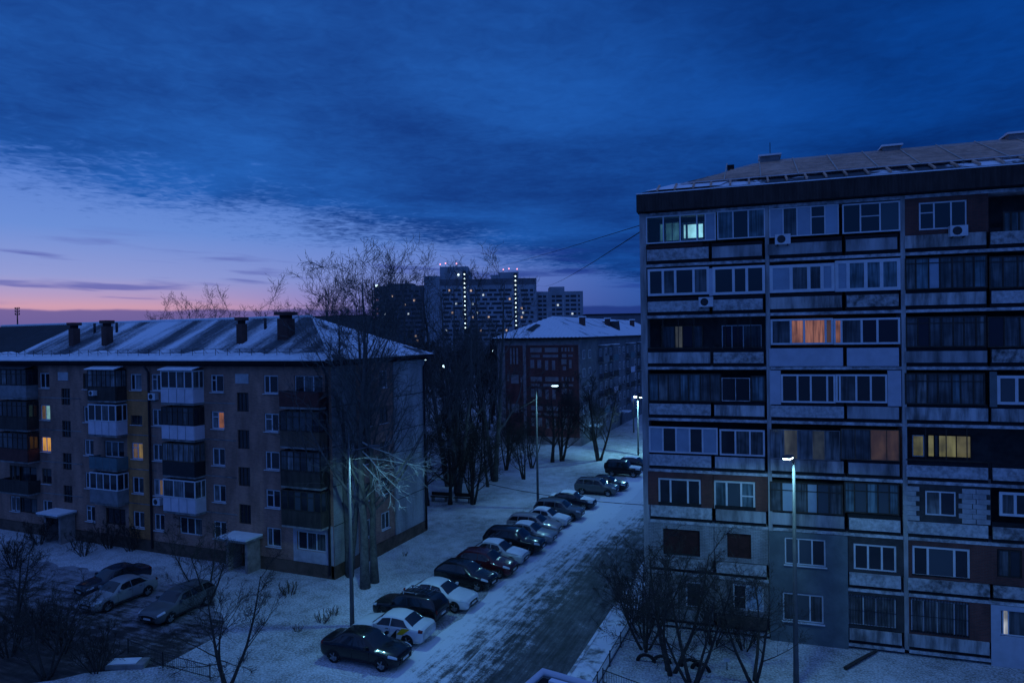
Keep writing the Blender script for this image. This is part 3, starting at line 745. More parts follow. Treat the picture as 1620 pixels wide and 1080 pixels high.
# grey-green rendered bay, rows 7 and 8
a, b = halves[2]; rc = []
PWN = ((1242.6, 1307.8, 852, 895), (1240, 1305, 940, 985))
for x0, x1, yt, yb in PWN: rc.append((rb(x0, (yt+yb)/2, -.1)[0], rb(x1, (yt+yb)/2, -.1)[0], rb((x0+x1)/2, yb, -.1)[1], rb((x0+x1)/2, yt, -.1)[1]))
wall_open(a-.1, b+.1, .0, zf(6)-.16, rc, -.10, .16).build('rendered_wall', M_plast, RB)
for q in (a-.1, b+.1): MB().quad((q, -.10, 0), (q, 1.2, 0), (q, 1.2, zf(6)-.16), (q, -.10, zf(6)-.16)).build('wall_return', M_plast, RB)
for (x0, x1, yt, yb), pp in zip(PWN, ([M_glass2, M_glass2, G], [C2, M_glass2, C2])):
    pw(x0+.3, x1-.3, yt+.3, yb-.3, (x0+(x1-x0)*.34, x0+(x1-x0)*.67), pp, y=-.02, fw=.07, sill=True)
infill(3, 7, M_darkgap, [(1352, 1420, 862, 904)]); pw(1352.2, 1419.8, 862.2, 903.8, (1375, 1397), [G, G, G], y=.05, fw=.09)
infill(4, 7, M_redbrick, [(1445, 1537, 866, 915)]); pw(1445.3, 1536.7, 866.3, 914.7, (1470, 1512), [G, M_glass2, G], y=.06, fw=.10)
infill(5, 7, M_redbrick, [(1580, 1620, 870, 915)]); pw(1580.3, 1619.7, 870.3, 914.7, (1600,), [C2, G], y=.08, fm=M_timber, fw=.08)
# row 8
infill(0, 8, M_concd, [(1086, 1112, 921, 962)]); pw(1086.2, 1111.8, 921.2, 961.8, None, [C2], y=.06, fw=.08)
infill(1, 8, M_concd, [(1161, 1210, 926, 967)]); pw(1161.2, 1209.8, 926.2, 966.8, (1182,), [G, BL2], y=.06, fw=.08, trans={0: .5})
infill(3, 8, M_darkgap, [(1338, 1420, 944, 992)]); pw(1338.2, 1419.8, 944.2, 991.8, (1368, 1388), [vt, C2, vt], y=.06, fw=.06, bars=.13)
infill(4, 8, M_redbrick, [(1443, 1535, 951, 1005)]); pw(1443.2, 1534.8, 951.2, 1004.8, (1463, 1486, 1512), [vt, vt, vt, C2], y=.06, fw=.07, bars=.13)
a, b = halves[5]
wall_open(a-.1, b+.1, .0, zf(8)+2.69, [(rb(1585, 985)[0], rb(1640, 985)[0], rb(1600, 1008)[1], rb(1600, 967)[1])], -.06, .16).build('smooth_wall', M_siding, RB)
pw(1585.2, 1639.8, 967.2, 1007.8, (1590, 1598.5), [C2, cyb, C2], y=.04, fw=.05)
# old timber-framed loggia glazing
def old(x0, x1, yt, yb, n, seed, choices, fm=M_timber, trans=None, fw=.06):
    r_ = random.Random(seed); sp = []; x = x0
    w_ = (x1-x0)/n
    for i in range(1, n): sp.append(x0+w_*(i+r_.uniform(-.15, .15)))
    return pw(x0, x1, yt, yb, sp, [r_.choice(choices) for _ in range(n)], fm=fm, fw=fw, trans={i: trans for i in range(n)} if trans else None)
old(1431, 1561, 406, 457, 7, 3, [vt, C2, BL, tq, C2], trans=.82); old(1564, 1660, 404, 455, 4, 4, [C2, BL, vt], trans=.82)
old(1433, 1560, 500, 549, 7, 5, [C2, C2, vt, G], trans=.78); old(1562, 1660, 500, 549, 4, 6, [C2, G])
old(1026, 1141, 591, 635, 7, 7, [tq, C2, tq, C2, vt]); pw(1142, 1187, 597.5, 634.5, (1164,), [G, G], fm=M_strip, fw=.04); old(1188, 1211, 594, 635, 1, 8, [tq])
old(1432, 1559, 590, 640, 7, 9, [C2, tq, vt, C2], trans=.74)
old(1218, 1330, 680, 727, 5, 10, [lit_mat('lit_grey_dim', lin(66, 76, 82), .6, 4.), C1, greyl, C1, vt], fm=M_concd, fw=.035); old(1331, 1424, 679, 728, 4, 11, [C2, dimor, dimor, C2], fm=M_timber2, fw=.035)
old(1219, 1335, 764, 812, 6, 12, [C2, M_glass2, C2, BL], trans=.72); old(1337, 1424, 764, 813, 5, 13, [tq, C2, M_glass2], trans=.72)
pw(1585, 1660, 333, 372, (1598, 1611), [C2, C2, C2], fm=M_timber)
# row 1 third bay: red brick with white window
infill(4, 1, M_redbrick, [(1452, 1528, 319, 363)]); pw(1452.3, 1527.7, 319.2, 362.8, (1476, 1503), [G, G, G], y=.05, fw=.07, trans={0: .62})
ac_unit(RB, rb(1512, 367)[0], rb(1512, 367)[1], -.1)
# open loggias: what one sees on their back walls (windows of the rooms, some lit)
def bw(x0, x1, yt, yb, panes, splits=None, fm=None, fw=.05):
    return pw(x0, x1, yt, yb, splits, panes, y=1.18, fm=fm or M_white, fw=fw)
bw(1043, 1050, 354, 383, [cyd]); bw(1052, 1075, 352, 382, [cyd, cyd], (1063,)); bw(1078, 1115, 352, 380, [cyan, cyan, cyan], (1086, 1103), fw=.12)
bw(1046, 1112, 515, 552, [C2, greyl, G, C2], (1068, 1080, 1096), M_timber2); bw(1142, 1205, 514, 552, [G, G, C2], (1158, 1176))
bw(1444, 1463, 688, 722, [yel], None); bw(1468, 1538, 688, 724, [yel, C2, yel, lit_mat('lit_yellow_dim', lin(104, 100, 70), .7, 2.)], (1479, 1486, 1514), M_timber); 
bw(1514, 1538, 512, 531, [lit_mat('lit_amber', lin(120, 96, 62), .7)])
bw(1600, 1618, 338, 358, [MATS['lit_amber']])
# clutter and rails of the open loggias
for r_, h in ((3, 0), (3, 1), (5, 4)):
    a, b = halves[h]; z = zf(r_); m = MB(); m.box(a, b, -.05, .0, z+1.02, z+1.07)
    for i in range(1, 4): q = a+(b-a)*i/4; m.box(q-.02, q+.02, -.04, .0, z+1.069, z+2.66)
    m.build('loggia_rail', M_timber, RB)
# fascia of corrugated dark sheet, hip roof under repair
fz0, fz1 = 23.17, 24.12
fm_ = MB(); n = int((U_END+.35)/.05)
for i in range(n):
    a = -.25+i*.05; o = (.02 if i % 3 else .0); fm_.quad((a, -.42-o, fz0), (a+.05, -.42-(.02 if (i+1) % 3 else 0), fz0), (a+.05, -.42-(.02 if (i+1) % 3 else 0), fz1), (a, -.42-o, fz1))
fm_.quad((-.25, 12.7, fz0), (-.25, -.42, fz0), (-.25, -.42, fz1), (-.25, 12.7, fz1))
fm_.build('fascia', mat('rusty_black_sheet', (.045, .032, .03), .7, .5, 4., streak=True), RB)
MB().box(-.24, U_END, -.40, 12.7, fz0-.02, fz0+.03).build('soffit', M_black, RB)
MB().box(-.26, U_END, -.46, 12.7, fz1+.002, fz1+.06).build('roof_edge', M_snow, RB)
s0 = (-.35, fz1+.16); s1 = (6.2, 26.85)          # (depth, height) of eave and ridge
def rp(u, f, o=0.): return (u, s0[0]+(s1[0]-s0[0])*f-o*.36, s0[1]+(s1[1]-s0[1])*f+o)
hip = 6.8
RBF = MB().quad(rp(0, .0, -.06), rp(U_END, .0, -.06), rp(U_END, 1, -.06), rp(hip, 1, -.06)).build('roof', snow_on('roof_felt_snow', (.03, .03, .035), .52, .6, (1, 1, 1), .4, 3.3), RB)
MB().poly([(-.2, -.35, s0[1]-.1), (hip, 6.2, 26.8), (-.2, 12.7, s0[1]-.1)]).build('roof_hip', M_snow, RBF)
MB().quad((-.2, 12.7, s0[1]-.1), (hip, 6.2, 26.78), (U_END, 6.2, 26.78), (U_END, 12.7, s0[1]-.1)).build('roof_back', M_black, RBF)
# snow on the unboarded corner of the slope
MB().poly([rp(.2, .02, 0), rp(4.2, .02, 0), rp(4.6, .16, 0), rp(3.2, .30, 0), rp(1.6, .22, 0)]).build('roof_snow', M_snow, RBF)
M_board = mat('fresh_boards', (.62, .37, .26), .85, .35, 2., streak=False); M_board2 = mat('weathered_boards', (.50, .32, .24), .85, .35, 2.)
bd = [MB(), MB()]; nb = 40
for i in range(nb):
    f0 = .155+.845*i/nb; f1 = f0+.845/nb*.86
    left = max(hip*f0-.1, 1.2+f0*5.2)
    bd[rr.random() < .4].quad(rp(left+rr.uniform(0, .5), f0, .05), rp(U_END, f0, .05), rp(U_END, f1, .05), rp(left+rr.uniform(0, .5), f1, .05))
for q, mm in zip(bd, (M_board, M_board2)):
    o = q.build('sheathing_boards', mm, RBF); o['kind'] = 'stuff'
u = .9; bt = []
while u < U_END:
    m = MB(); f1 = min(.20, .05+u/hip)
    m.prism([rp(u-.05, -.01, -.02), rp(u+.05, -.01, -.02), rp(u+.05, f1, -.02), rp(u-.05, f1, -.02)], .10)
    m.build('rafter', M_board, RBF); u += .95+rr.uniform(-.06, .06)
u = 4.4
while u < U_END:
    f0, f1 = .15, 1.
    m = MB(); m.prism([rp(u-.03, f0, .06), rp(u+.03, f0, .06), rp(u+.03+.1, f1, .06), rp(u-.03+.1, f1, .06)], .04); m.build('batten', mat('pale_batten', (.5, .42, .36), .8, .2), RBF); u += 1.9
m = MB()
for i in range(30): a = 2+i*.68; m.quad(rp(a, .16+.008*sin(i*2.1), .07), rp(a+.68, .16+.008*sin((i+1)*2.1), .07), rp(a+.68, .18, .08), rp(a, .18, .08))
m.build('membrane_edge', mat('membrane', (.45, .46, .5), .6, .2), RBF)
for px, py, w, h in ((1216, 252, 1.1, .35), (1406, 241, .9, .2), (1608, 228, 1.2, .3)):
    uu, zz = rb(px, py, 6.3); vb = MB().box(uu-w/2, uu+w/2, 5.7, 6.9, 26.3, 26.85+h*.6).build('vent_housing', mat('grey_sheet', ()), RBF)
    MB().box(uu-w/2-.1, uu+w/2+.1, 5.6, 7., 26.851+h*.6, 26.95+h*.6).build('vent_cap', M_snow, vb)
uu = rb(1217, 240, 6.3)[0]; MB().tube([(uu, 6.3, 27), (uu, 6.3, 28.)], .03, 4).build('antenna', M_iron, RBF)
uu, zz = rb(1155, 266, 4.5); MB().box(uu-.2, uu+.2, 4.4, 4.8, zz-.9, zz+.15).build('vent_pipe', M_black, RBF)
# ================================================================== cars
def pchip(xs, ys, q):
    n = len(xs); h = [xs[i+1]-xs[i] for i in range(n-1)]; dl = [(ys[i+1]-ys[i])/h[i] for i in range(n-1)]
    m = [dl[0]] + [0 if dl[i-1]*dl[i] <= 0 else 2/(1/dl[i-1]+1/dl[i]) for i in range(1, n-1)] + [dl[-1]]
    i = max(0, min(n-2, next((k for k in range(n-1) if q <= xs[k+1]), n-2))); s = (q-xs[i])/h[i]
    return ((1+2*s)*(1-s)**2*ys[i] + s*(1-s)**2*h[i]*m[i] + s*s*(3-2*s)*ys[i+1] + s*s*(s-1)*h[i]*m[i+1])
# stations front to rear: x, floor, belt, top, half width low / belt / top ; index of: cowl, roof front, roof rear, deck
BODY = {
 'sedan': ([(2.24,.36,.58,.62,.60,.58,.46),(2.12,.24,.70,.75,.78,.75,.62),(1.6,.20,.80,.87,.87,.84,.70),(.98,.20,.88,.96,.88,.86,.73),(.28,.20,.92,1.38,.88,.86,.60),(-.35,.20,.93,1.46,.88,.86,.60),(-.95,.20,.95,1.40,.88,.86,.58),(-1.62,.22,.97,1.05,.87,.85,.68),(-2.05,.26,.94,1.02,.83,.80,.68),(-2.22,.38,.84,.93,.70,.68,.58)], 3, 4, 6, 7),
 'hatch': ([(2.02,.36,.60,.66,.58,.56,.44),(1.9,.24,.74,.80,.77,.74,.60),(1.4,.20,.86,.94,.85,.83,.68),(.92,.20,.92,1.03,.86,.85,.71),(.25,.20,.95,1.44,.86,.85,.60),(-.4,.20,.96,1.53,.86,.85,.60),(-1.25,.20,1.0,1.47,.86,.84,.58),(-1.86,.26,1.02,1.12,.82,.79,.66),(-1.96,.32,.90,1.02,.76,.74,.62),(-2.02,.42,.70,.80,.70,.68,.58)], 3, 4, 6, 7),
 'suv': ([(2.25,.45,.72,.80,.62,.60,.50),(2.15,.32,.88,.95,.82,.80,.66),(1.7,.28,.98,1.06,.91,.89,.74),(1.05,.28,1.03,1.13,.92,.90,.77),(.42,.28,1.06,1.58,.92,.90,.67),(-.3,.28,1.07,1.68,.92,.90,.67),(-1.75,.28,1.10,1.62,.92,.90,.64),(-2.12,.34,1.12,1.22,.88,.86,.72),(-2.20,.40,1.0,1.10,.82,.80,.68),(-2.25,.50,.75,.86,.76,.74,.62)], 3, 4, 6, 7),
 'wagon': ([(2.26,.36,.60,.65,.60,.58,.46),(2.14,.24,.72,.78,.79,.76,.62),(1.6,.20,.83,.90,.88,.85,.70),(1.0,.20,.90,.99,.88,.86,.73),(.3,.20,.94,1.40,.88,.86,.62),(-.4,.20,.95,1.48,.88,.86,.62),(-1.7,.20,.98,1.42,.88,.86,.60),(-2.12,.28,1.0,1.10,.84,.82,.68),(-2.2,.34,.9,1.0,.78,.76,.64),(-2.26,.44,.7,.8,.72,.70,.58)], 3, 4, 6, 7),
 'jeep': ([(1.95,.42,.78,.84,.70,.68,.58),(1.88,.32,.92,.98,.78,.76,.66),(1.3,.30,.96,1.03,.80,.78,.70),(.75,.30,.99,1.06,.81,.79,.72),(.42,.30,1.0,1.62,.81,.79,.68),(-.2,.30,1.0,1.68,.81,.79,.68),(-1.70,.30,1.02,1.66,.81,.79,.68),(-1.86,.33,1.03,1.22,.80,.78,.72),(-1.90,.38,.95,1.05,.79,.77,.70),(-1.93,.45,.80,.90,.77,.75,.68)], 3, 4, 6, 7),
}
M_tyre = mat('tyre', (.018, .018, .018), .9, .2); M_rim = mat('alloy', (.33, .34, .36), .35, .1, metal=.7); M_cglass = mat('car_glass', (.012, .015, .018), .05, 0, spec=.7)
M_head = mat('headlamp_lens', (.55, .58, .6), .06, 0, spec=.9, coat=1.); M_tail = mat('tail_lens', (.16, .008, .008), .15, 0, spec=.6); M_trim = mat('black_trim', (.015, .015, .016), .5, .1); M_chrome = mat('chrome', (.5, .5, .52), .12, 0, metal=1.); M_plate = mat('number_plate', (.6, .6, .6), .5, .1)
_wheel = {}
def wheel_meshes(r):
    if r in _wheel: return _wheel[r]
    n = 18; t_ = MB(); prof = [(-.10, r*.70), (-.105, r*.92), (-.08, r), (.08, r), (.105, r*.92), (.10, r*.70)]
    for y, q in prof:
        for i in range(n): t_.v.append((q*cos(2*pi*i/n), y, q*sin(2*pi*i/n)))
    for k in range(len(prof)-1):
        for i in range(n): j = (i+1) % n; t_.f.append((k*n+i, k*n+j, (k+1)*n+j, (k+1)*n+i))
    rim = MB(); base = [(r*.69*cos(2*pi*i/n), -.07, r*.69*sin(2*pi*i/n)) for i in range(n)]
    rim.poly([(p[0], -.06, p[2]) for p in base]); rim.poly([(p[0], .06, p[2]) for p in reversed(base)])
    for i in range(5):
        a = 2*pi*i/5; c, s = cos(a), sin(a)
        for sy in (-1, 1): rim.tube([(0, sy*.085, 0), (c*r*.66, sy*.088, s*r*.66)], .035, 4)
    rim.tube([(0, -.10, 0), (0, .10, 0)], .06, 8)
    _wheel[r] = (t_.mesh('tyre', M_tyre, True), rim.mesh('rim', M_rim)); return _wheel[r]
PAINT = {}
def paint(n, c, rough=.2, coat=.5): return mat('paint_'+n, c, rough, .06, 2., spec=.25, coat=coat)
def car(kind, col, label, x, y, rz, scale=1., snow=(), extras=(), group='cars parked in the row beside the road'):
    st, ic, irf, irr, idk = BODY[kind]; xs = list(range(len(st)))
    def sec(s):
        return [pchip(xs, [q[k] for q in st], s) for k in range(7)]
    def pt(s, t_, off=0.):
        X, zb, zl, zt, wl, wb, wt = sec(s)
        P_ = [(0, zb), (wl*.90, zb), (wl, zb+.14), (wl*1.015, (zb+zl)/2+.08), (wb, zl), (wt+.015, zt-.05), (wt*.82, zt-.008), (0, zt+.018)]
        i = min(6, int(t_)); f = t_-i; yy = P_[i][0]+(P_[i+1][0]-P_[i][0])*f; zz = P_[i][1]+(P_[i+1][1]-P_[i][1])*f
        return (X, yy, zz)
    def npt(s, t_, off, side):
        e = .02; a, b = Vector(pt(min(s+e, len(st)-1), t_)), Vector(pt(max(s-e, 0), t_)); c, d = Vector(pt(s, min(t_+e, 7))), Vector(pt(s, max(t_-e, 0)))
        n = (a-b).cross(c-d); n = n.normalized() if n.length > 1e-9 else Vector((0, 0, 1))
        p = Vector(pt(s, t_)); 
        if n.dot(p-Vector((p.x*.6, 0, .7))) < 0: n = -n
        p = p+n*off; return (p.x, p.y*side, p.z)
    root = thing('parked_car', label, 'car', (x, y, 0), rz, group); root.scale = (scale, scale, scale)
    ss = []
    for i in range(len(st)-1): ss += [i+k/5 for k in range(5)]
    ss.append(len(st)-1.0); tt = [0, 1, 1.5, 2, 2.5, 3, 3.5, 4, 4.5, 5, 5.5, 6, 6.5, 7]
    b = MB(); full = [(t_, 1) for t_ in tt] + [(t_, -1) for t_ in reversed(tt[1:-1])]; K = len(full)
    for s in ss:
        for t_, sd in full: p = pt(s, t_); b.v.append((p[0], p[1]*sd, p[2]))
    for i in range(len(ss)-1):
        for k in range(K): j = (k+1) % K; b.f.append((i*K+k, i*K+j, (i+1)*K+j, (i+1)*K+k))
    b.f.append(tuple(range(K))); b.f.append(tuple((len(ss)-1)*K+k for k in reversed(range(K))))
    pm = col; body = b.build('body', pm, root, smooth=True)
    def patch(name, s0, s1, t0, t1, off, m, parent, side=None, ns=5, nt=5, s0b=None, s1b=None, thick=False):
        """piece lying on the body between two stations; s0b, s1b slant its upper edge"""
        mb = MB(); rows = []
        sides = [(t0+(t1-t0)*k/nt, side) for k in range(nt+1)] if side else [(t0+(t1-t0)*k/nt, 1) for k in range(nt+1)] + [(t1-(t1-t0)*k/nt, -1) for k in range(1, nt+1)]
        for i in range(ns+1):
            row = []
            for t_, sd in sides:
                f = (t_-t0)/(t1-t0); a = s0+((s0b if s0b is not None else s0)-s0)*f; e = s1+((s1b if s1b is not None else s1)-s1)*f
                row.append(npt(a+(e-a)*i/ns, t_, off, sd))
            rows.append(row)
        w_ = len(rows[0]); mb.v = [p for r_ in rows for p in r_]
        for i in range(ns):
            for k in range(w_-1): mb.f.append((i*w_+k, i*w_+k+1, (i+1)*w_+k+1, (i+1)*w_+k))
        return mb.build(name, m, parent, smooth=True)
    patch('windscreen', ic+.10, irf-.06, 5.25, 7, .008, M_cglass, root)
    patch('rear_window', irr+.10, idk-.12, 5.3, 7, .008, M_cglass, root)
    mid = (irf+irr)/2-.15
    for sd in (1, -1):
        patch('side_window', ic+.42, mid-.04, 4.12, 4.86, .008, M_cglass, root, sd, s0b=irf-.02)
        last = idk-.35 if kind in ('sedan',) else idk-.12
        if kind in ('suv', 'wagon', 'jeep'):
            patch('side_window', mid+.04, irr-.45, 4.12, 4.86, .008, M_cglass, root, sd)
            patch('side_window', irr-.40, idk-.25, 4.12, 4.86, .008, M_cglass, root, sd, s1b=irr+.05)
        else:
            patch('side_window', mid+.04, last, 4.12, 4.86, .008, M_cglass, root, sd, s1b=irr+.05)
        patch('headlight', .55, 1.75, 3.62, 4.6, .012, M_head, root, sd, s0b=.75)
        n_ = len(st)-1; patch('tail_light', n_-1.25, n_-.25, 3.55, 4.7, .012, M_tail, root, sd)
        mr = MB(); p = npt(ic+.55, 4.1, 0, sd); mr.box(p[0]-.07, p[0]+.07, min(p[1], p[1]+sd*.2), max(p[1], p[1]+sd*.2), p[2]+.02, p[2]+.15); mr.build('mirror', pm, root)
        for q in (mid-.25, mid+.95):
            p = npt(q, 3.75, .012, sd); MB().box(p[0]-.09, p[0]+.09, p[1]-.012, p[1]+.012, p[2]-.015, p[2]+.015).build('door_handle', M_trim if col is not PAINT.get('x') else M_trim, root)
        for q in (ic+.36, mid, mid+1.35 if kind != 'hatch' else mid+1.15):
            patch('door_seam', q-.012, q+.012, 2.1, 4.05, .004, M_trim, body, sd, ns=1)
        patch('sill_trim', 2.2, idk-.1, 1.4, 2.1, .006, M_trim, body, sd, ns=8, nt=2)
    zb, fx, rx = st[1][1], st[0][0], st[-1][0]
    zg = (st[0][1]+st[0][2])/2
    MB().box(fx-.05, fx+.012, -.42, .42, zg-.02, zg+.13).build('grille', M_trim, root)
    MB().box(fx-.08, fx+.006, -.55, .55, zg-.17, zg-.07).build('bumper_intake', M_trim, root)
    MB().box(fx+.013, fx+.022, -.26, .26, zg-.06, zg+.05).build('number_plate', M_plate, root)
    zr = (st[-1][1]+st[-1][3])/2
    MB().box(rx-.02, rx+.03, -.26, .26, zr-.06, zr+.06).build('number_plate', M_plate, root)
    r = .36 if kind in ('suv', 'jeep') else .32
    ty, ri = wheel_meshes(r); wb_ = .60
    fxw, rxw = fx*.62, rx*.60
    for wx in (fxw, rxw):
        for sd in (1, -1):
            hw = st[3][4]*.98
            arch = MB(); n = 16
            for k in range(n): 
                a0, a1 = -.25+(pi+.5)*k/n, -.25+(pi+.5)*(k+1)/n; ro = r*1.17
                arch.v += [(wx+ro*cos(a0), sd*(hw+.028), r+ro*sin(a0)), (wx+ro*cos(a1), sd*(hw+.028), r+ro*sin(a1)), (wx, sd*(hw+.028), r)]
                m_ = len(arch.v); arch.f.append((m_-3, m_-2, m_-1))
            arch.build('wheel_arch', M_trim, root)
            w_ = link('wheel', ty, root, (wx, sd*(hw-.055), r)); link('rim', ri, w_)
    # snow left on the car
    for sn in snow:
        if sn == 'hood': patch('snow_layer', .95, ic-.02, 5.0, 7, .03, M_snow, root, ns=6)
        if sn == 'roof': patch('snow_layer', irf-.02, irr+.03, 5.15, 7, .03, M_snow, root, ns=6)
        if sn == 'boot': patch('snow_layer', idk+.02, idk+1.0, 5.1, 7, .03, M_snow, root)
    if 'rack' in extras:
        z_ = st[5][3]; rk_ = MB()
        for sd in (-1, 1):
            rk_.box(-1.6, .25, sd*.52-.02, sd*.52+.02, z_+.08, z_+.11)
            for q in (-1.5, -.7, .15): rk_.box(q-.03, q+.03, sd*.52-.019, sd*.52+.019, z_-.12, z_+.081)
        rb_ = rk_.build('roof_rack', M_chrome, root)
        for i in range(6): MB().box(-1.5+i*.32, -1.46+i*.32, -.52, .52, z_+.111, z_+.135).build('rack_bar', M_chrome, rb_)
    if 'taxi' in extras:
        ye = mat('yellow_vinyl', (.62, .40, .02), .4, .05)
        for sd in (1, -1):
            patch('yellow_door_mark', mid+.75, mid+1.30, 2.9, 4.02, .010, ye, root, sd, s0b=mid+1.25, s1b=mid+1.95)
            patch('black_door_mark', mid+.05, mid+.70, 2.2, 3.7, .010, M_trim, root, sd, s0b=mid+.72, s1b=mid+.78)
    if 'spare' in extras:
        w_ = link('wheel', ty, root, (rx-.1, 0, .95), pi/2); link('rim', ri, w_)
    return root
pb, pw_, ps, pr_, pg = paint('black', (.012, .012, .014)), paint('white', (.62, .64, .66), .35), paint('silver', (.26, .27, .285), .3), paint('dark_red', (.075, .014, .018)), paint('grey', (.10, .11, .125))
pbl = paint('dark_blue', (.014, .02, .035)); pl = paint('pale_grey', (.42, .43, .44), .35); pbe = paint('rosy_silver', (.30, .27, .27), .3)
NX = -18.2; rpk = random.Random(6)
def park(kind, col, label, ynose, front=True, nose=NX, **k):
    L2 = BODY[kind][0][0][0]*k.get('scale', 1.)
    return car(kind, col, label, nose-L2, ynose+k.pop('dy', .75), (0 if front else pi)+rpk.uniform(-.045, .045), **k)
park('sedan', pb, 'glossy black sedan at the end of the row beside the white taxi', 28.05, nose=-18.35, scale=1.03, dy=1.0)
park('sedan', pw_, 'white taxi sedan with yellow door mark, parked tail to the road', 30.75, False, nose=-18.5, extras=('taxi',), dy=1.0)
park('suv', pb, 'black estate with a roof rack between the two white sedans', 33.3, False, nose=-19.0, scale=.97, extras=('rack',), dy=.95)
park('sedan', pw_, 'white sedan facing the road beside the black car with roof rack', 35.75, nose=-18.25, scale=1.02, dy=.95)
park('hatch', pb, 'small glossy black hatchback beside the dark red car', 39.3, nose=-18.5, scale=1.02, dy=.9)
park('hatch', pr_, 'dark red hatchback beside the black hatchback', 41.9, nose=-18.15, scale=1.05, dy=.85)
park('sedan', pl, 'pale grey sedan with snow on bonnet and roof beside the dark red car', 44.5, nose=-18.3, dy=.85, snow=('hood', 'roof'))
park('suv', pb, 'large black off-roader beside the snow-dusted pale sedan', 47.0, nose=-17.95, scale=1.04, dy=.9)
park('sedan', ps, 'silver sedan with a snowy roof beside the large black off-roader', 49.9, nose=-18.0, dy=.8, snow=('roof',), scale=.98)
park('wagon', pbe, 'rosy silver estate with a pale roof behind the silver sedan', 52.2, nose=-18.35, dy=.8)
park('sedan', pw_, 'white sedan with snowy bonnet between the estate and the dark grey car', 54.75, nose=-18.4, dy=.8, snow=('hood', 'roof'), scale=.94)
park('suv', pg, 'dark grey crossover beside the lamp post in the middle of the row', 57.0, nose=-17.9, dy=.85, scale=.98)
park('sedan', pbl, 'dark sedan thickly covered in snow on bonnet and boot', 61.1, nose=-17.95, dy=.8, snow=('hood', 'boot', 'roof'))
park('suv', pg, 'dark silver-grey crossover standing alone after the snowy sedan', 66.8, nose=-17.2, dy=.9, scale=.98)
park('sedan', pb, 'black sedan just behind the dark silver-grey crossover', 69.2, nose=-16.8, dy=.9)
park('jeep', pb, 'boxy black jeep with a snowy bonnet', 76.5, nose=-16.9, dy=.85, snow=('hood',), extras=('spare',), scale=1.05)
park('hatch', pbl, 'dark hatchback at the far end of the row past the boxy jeep', 80.4, nose=-16.4, dy=.9, snow=('roof',))
car('sedan', pbl, 'black sedan nearest the entrance of the brick block', -42.4, 31.4, -pi/2-.12, group='cars in the courtyard')
car('sedan', ps, 'silver sedan parked in front of the brick block', -39.9, 29.9, -pi/2-.02, group='cars in the courtyard')
car('wagon', paint('dull_silver', (.10, .105, .11), .4), 'dark grey estate beside the silver sedan in the courtyard', -34.9, 30.0, -pi/2+.05, group='cars in the courtyard')
# ================================================================== block across the yard with patterned brick end
FX, FY = -29.6, 95.5
FB = thing('apartment_block', 'five-storey block with patterned red brick end and snow-covered hip roof', 'building', (FX, FY, 0))
FW, FD, FE = 13.2, 62., onY(922, 533, FY)[1]
M_far = mat('grey_brick', (.17, .17, .18), .9, .3, 1.2); M_pal2 = mat('pale_brick', (.29, .255, .265), .9, .3, 2.)
fr_red = brick_mat('maroon_brick', (.19, .055, .05), (.14, .045, .042), (.12, .08, .08))
M_froof = snow_on('far_roof_snow', (.10, .11, .12), .30, .44, (1, 1, 1), .35, 6.)
MB().box(-FW, 0, .0, FD, 0, FE-.35).build('wall', M_far, FB)
MB().box(-FW+.02, -.02, -.05, -.002, 0, FE-.36).build('end_wall', M_pal2, FB)
def fx(px, py=600): return onY(px, py, FY)[0]-FX
def fz(py, px=860): return onY(px, py, FY)[1]
PB = MB()
for (a, b, c, e_) in ((800, 828, 546, 690), (833, 916, 546, 690)):
    MB().box(fx(a), fx(b), -.10, -.051, fz(e_), fz(c)).build('brick_panel', fr_red, FB)
pieces = [(808, 810.5, 550, 576), (813, 815.5, 550, 576), (818, 820.5, 550, 576)]
for y in (0, 46, 92):
    pieces += [(840, 858, 550+y, 557+y), (863, 884, 550+y, 557+y), (889, 892, 550+y, 556+y), (894.5, 897.5, 550+y, 556+y), (899.5, 902, 550+y, 556+y), (905, 908, 550+y, 556+y),
               (841, 855, 561+y, 565+y), (860, 884, 561+y, 565+y), (890, 897, 560+y, 565+y), (900, 907, 561+y, 564+y), (889, 897, 568+y, 576+y), (891, 896, 579+y, 585+y), (840, 846, 569+y, 582+y), (851, 857, 569+y, 582+y), (863, 868, 570+y, 585+y), (874, 879, 570+y, 585+y), (901, 905, 569+y, 582+y)]
for y in (593, 640): pieces += [(809, 821, y, y+14), (803, 806, y, y+10), (824, 827, y+4, y+12)]
for a, b, c, e_ in pieces: MB().box(fx(a), fx(b), -.125, -.101, fz(e_), fz(c)).build('brick_inset', M_pal2, FB)
# windows on the long side facing the road
wmesh = MB().box(0, .03, -.6, .6, 0, 1.3).mesh('window', M_white); pmesh = [MB().box(.031, .04, -.5, -.04, .08, 1.22).box(.031, .04, .04, .5, .08, 1.22).mesh('pane', m_) for m_ in (M_glass, M_curt2)]
for k in range(5):
    for i in range(17):
        if i % 4 == 2: continue
        w_ = link('window', wmesh, FB, (.001, 1.8+i*3.1, 1.8+k*2.72)); link('pane', pmesh[(i*3+k) % 2], w_)
rb_ = random.Random(9)
for i in (3, 5, 9, 12):
    for k in range(1, 5):
        y = 1.8+i*3.1; b_ = MB().box(.002, 1., y-1.6, y+1.6, .85+k*2.72, 1.0+k*2.72).build('balcony', M_concd, FB)
        MB().box(.96, 1.02, y-1.6, y+1.6, 1.001+k*2.72, 2.0+k*2.72).build('parapet', rb_.choice([M_par['white'], M_par['grey'], M_par['dark'], M_par['teal']]), b_)
        if k == 4: MB().box(.05, 1.2, y-1.7, y+1.7, 3.62+k*2.72, 3.72+k*2.72).build('balcony_canopy', M_snow, b_)
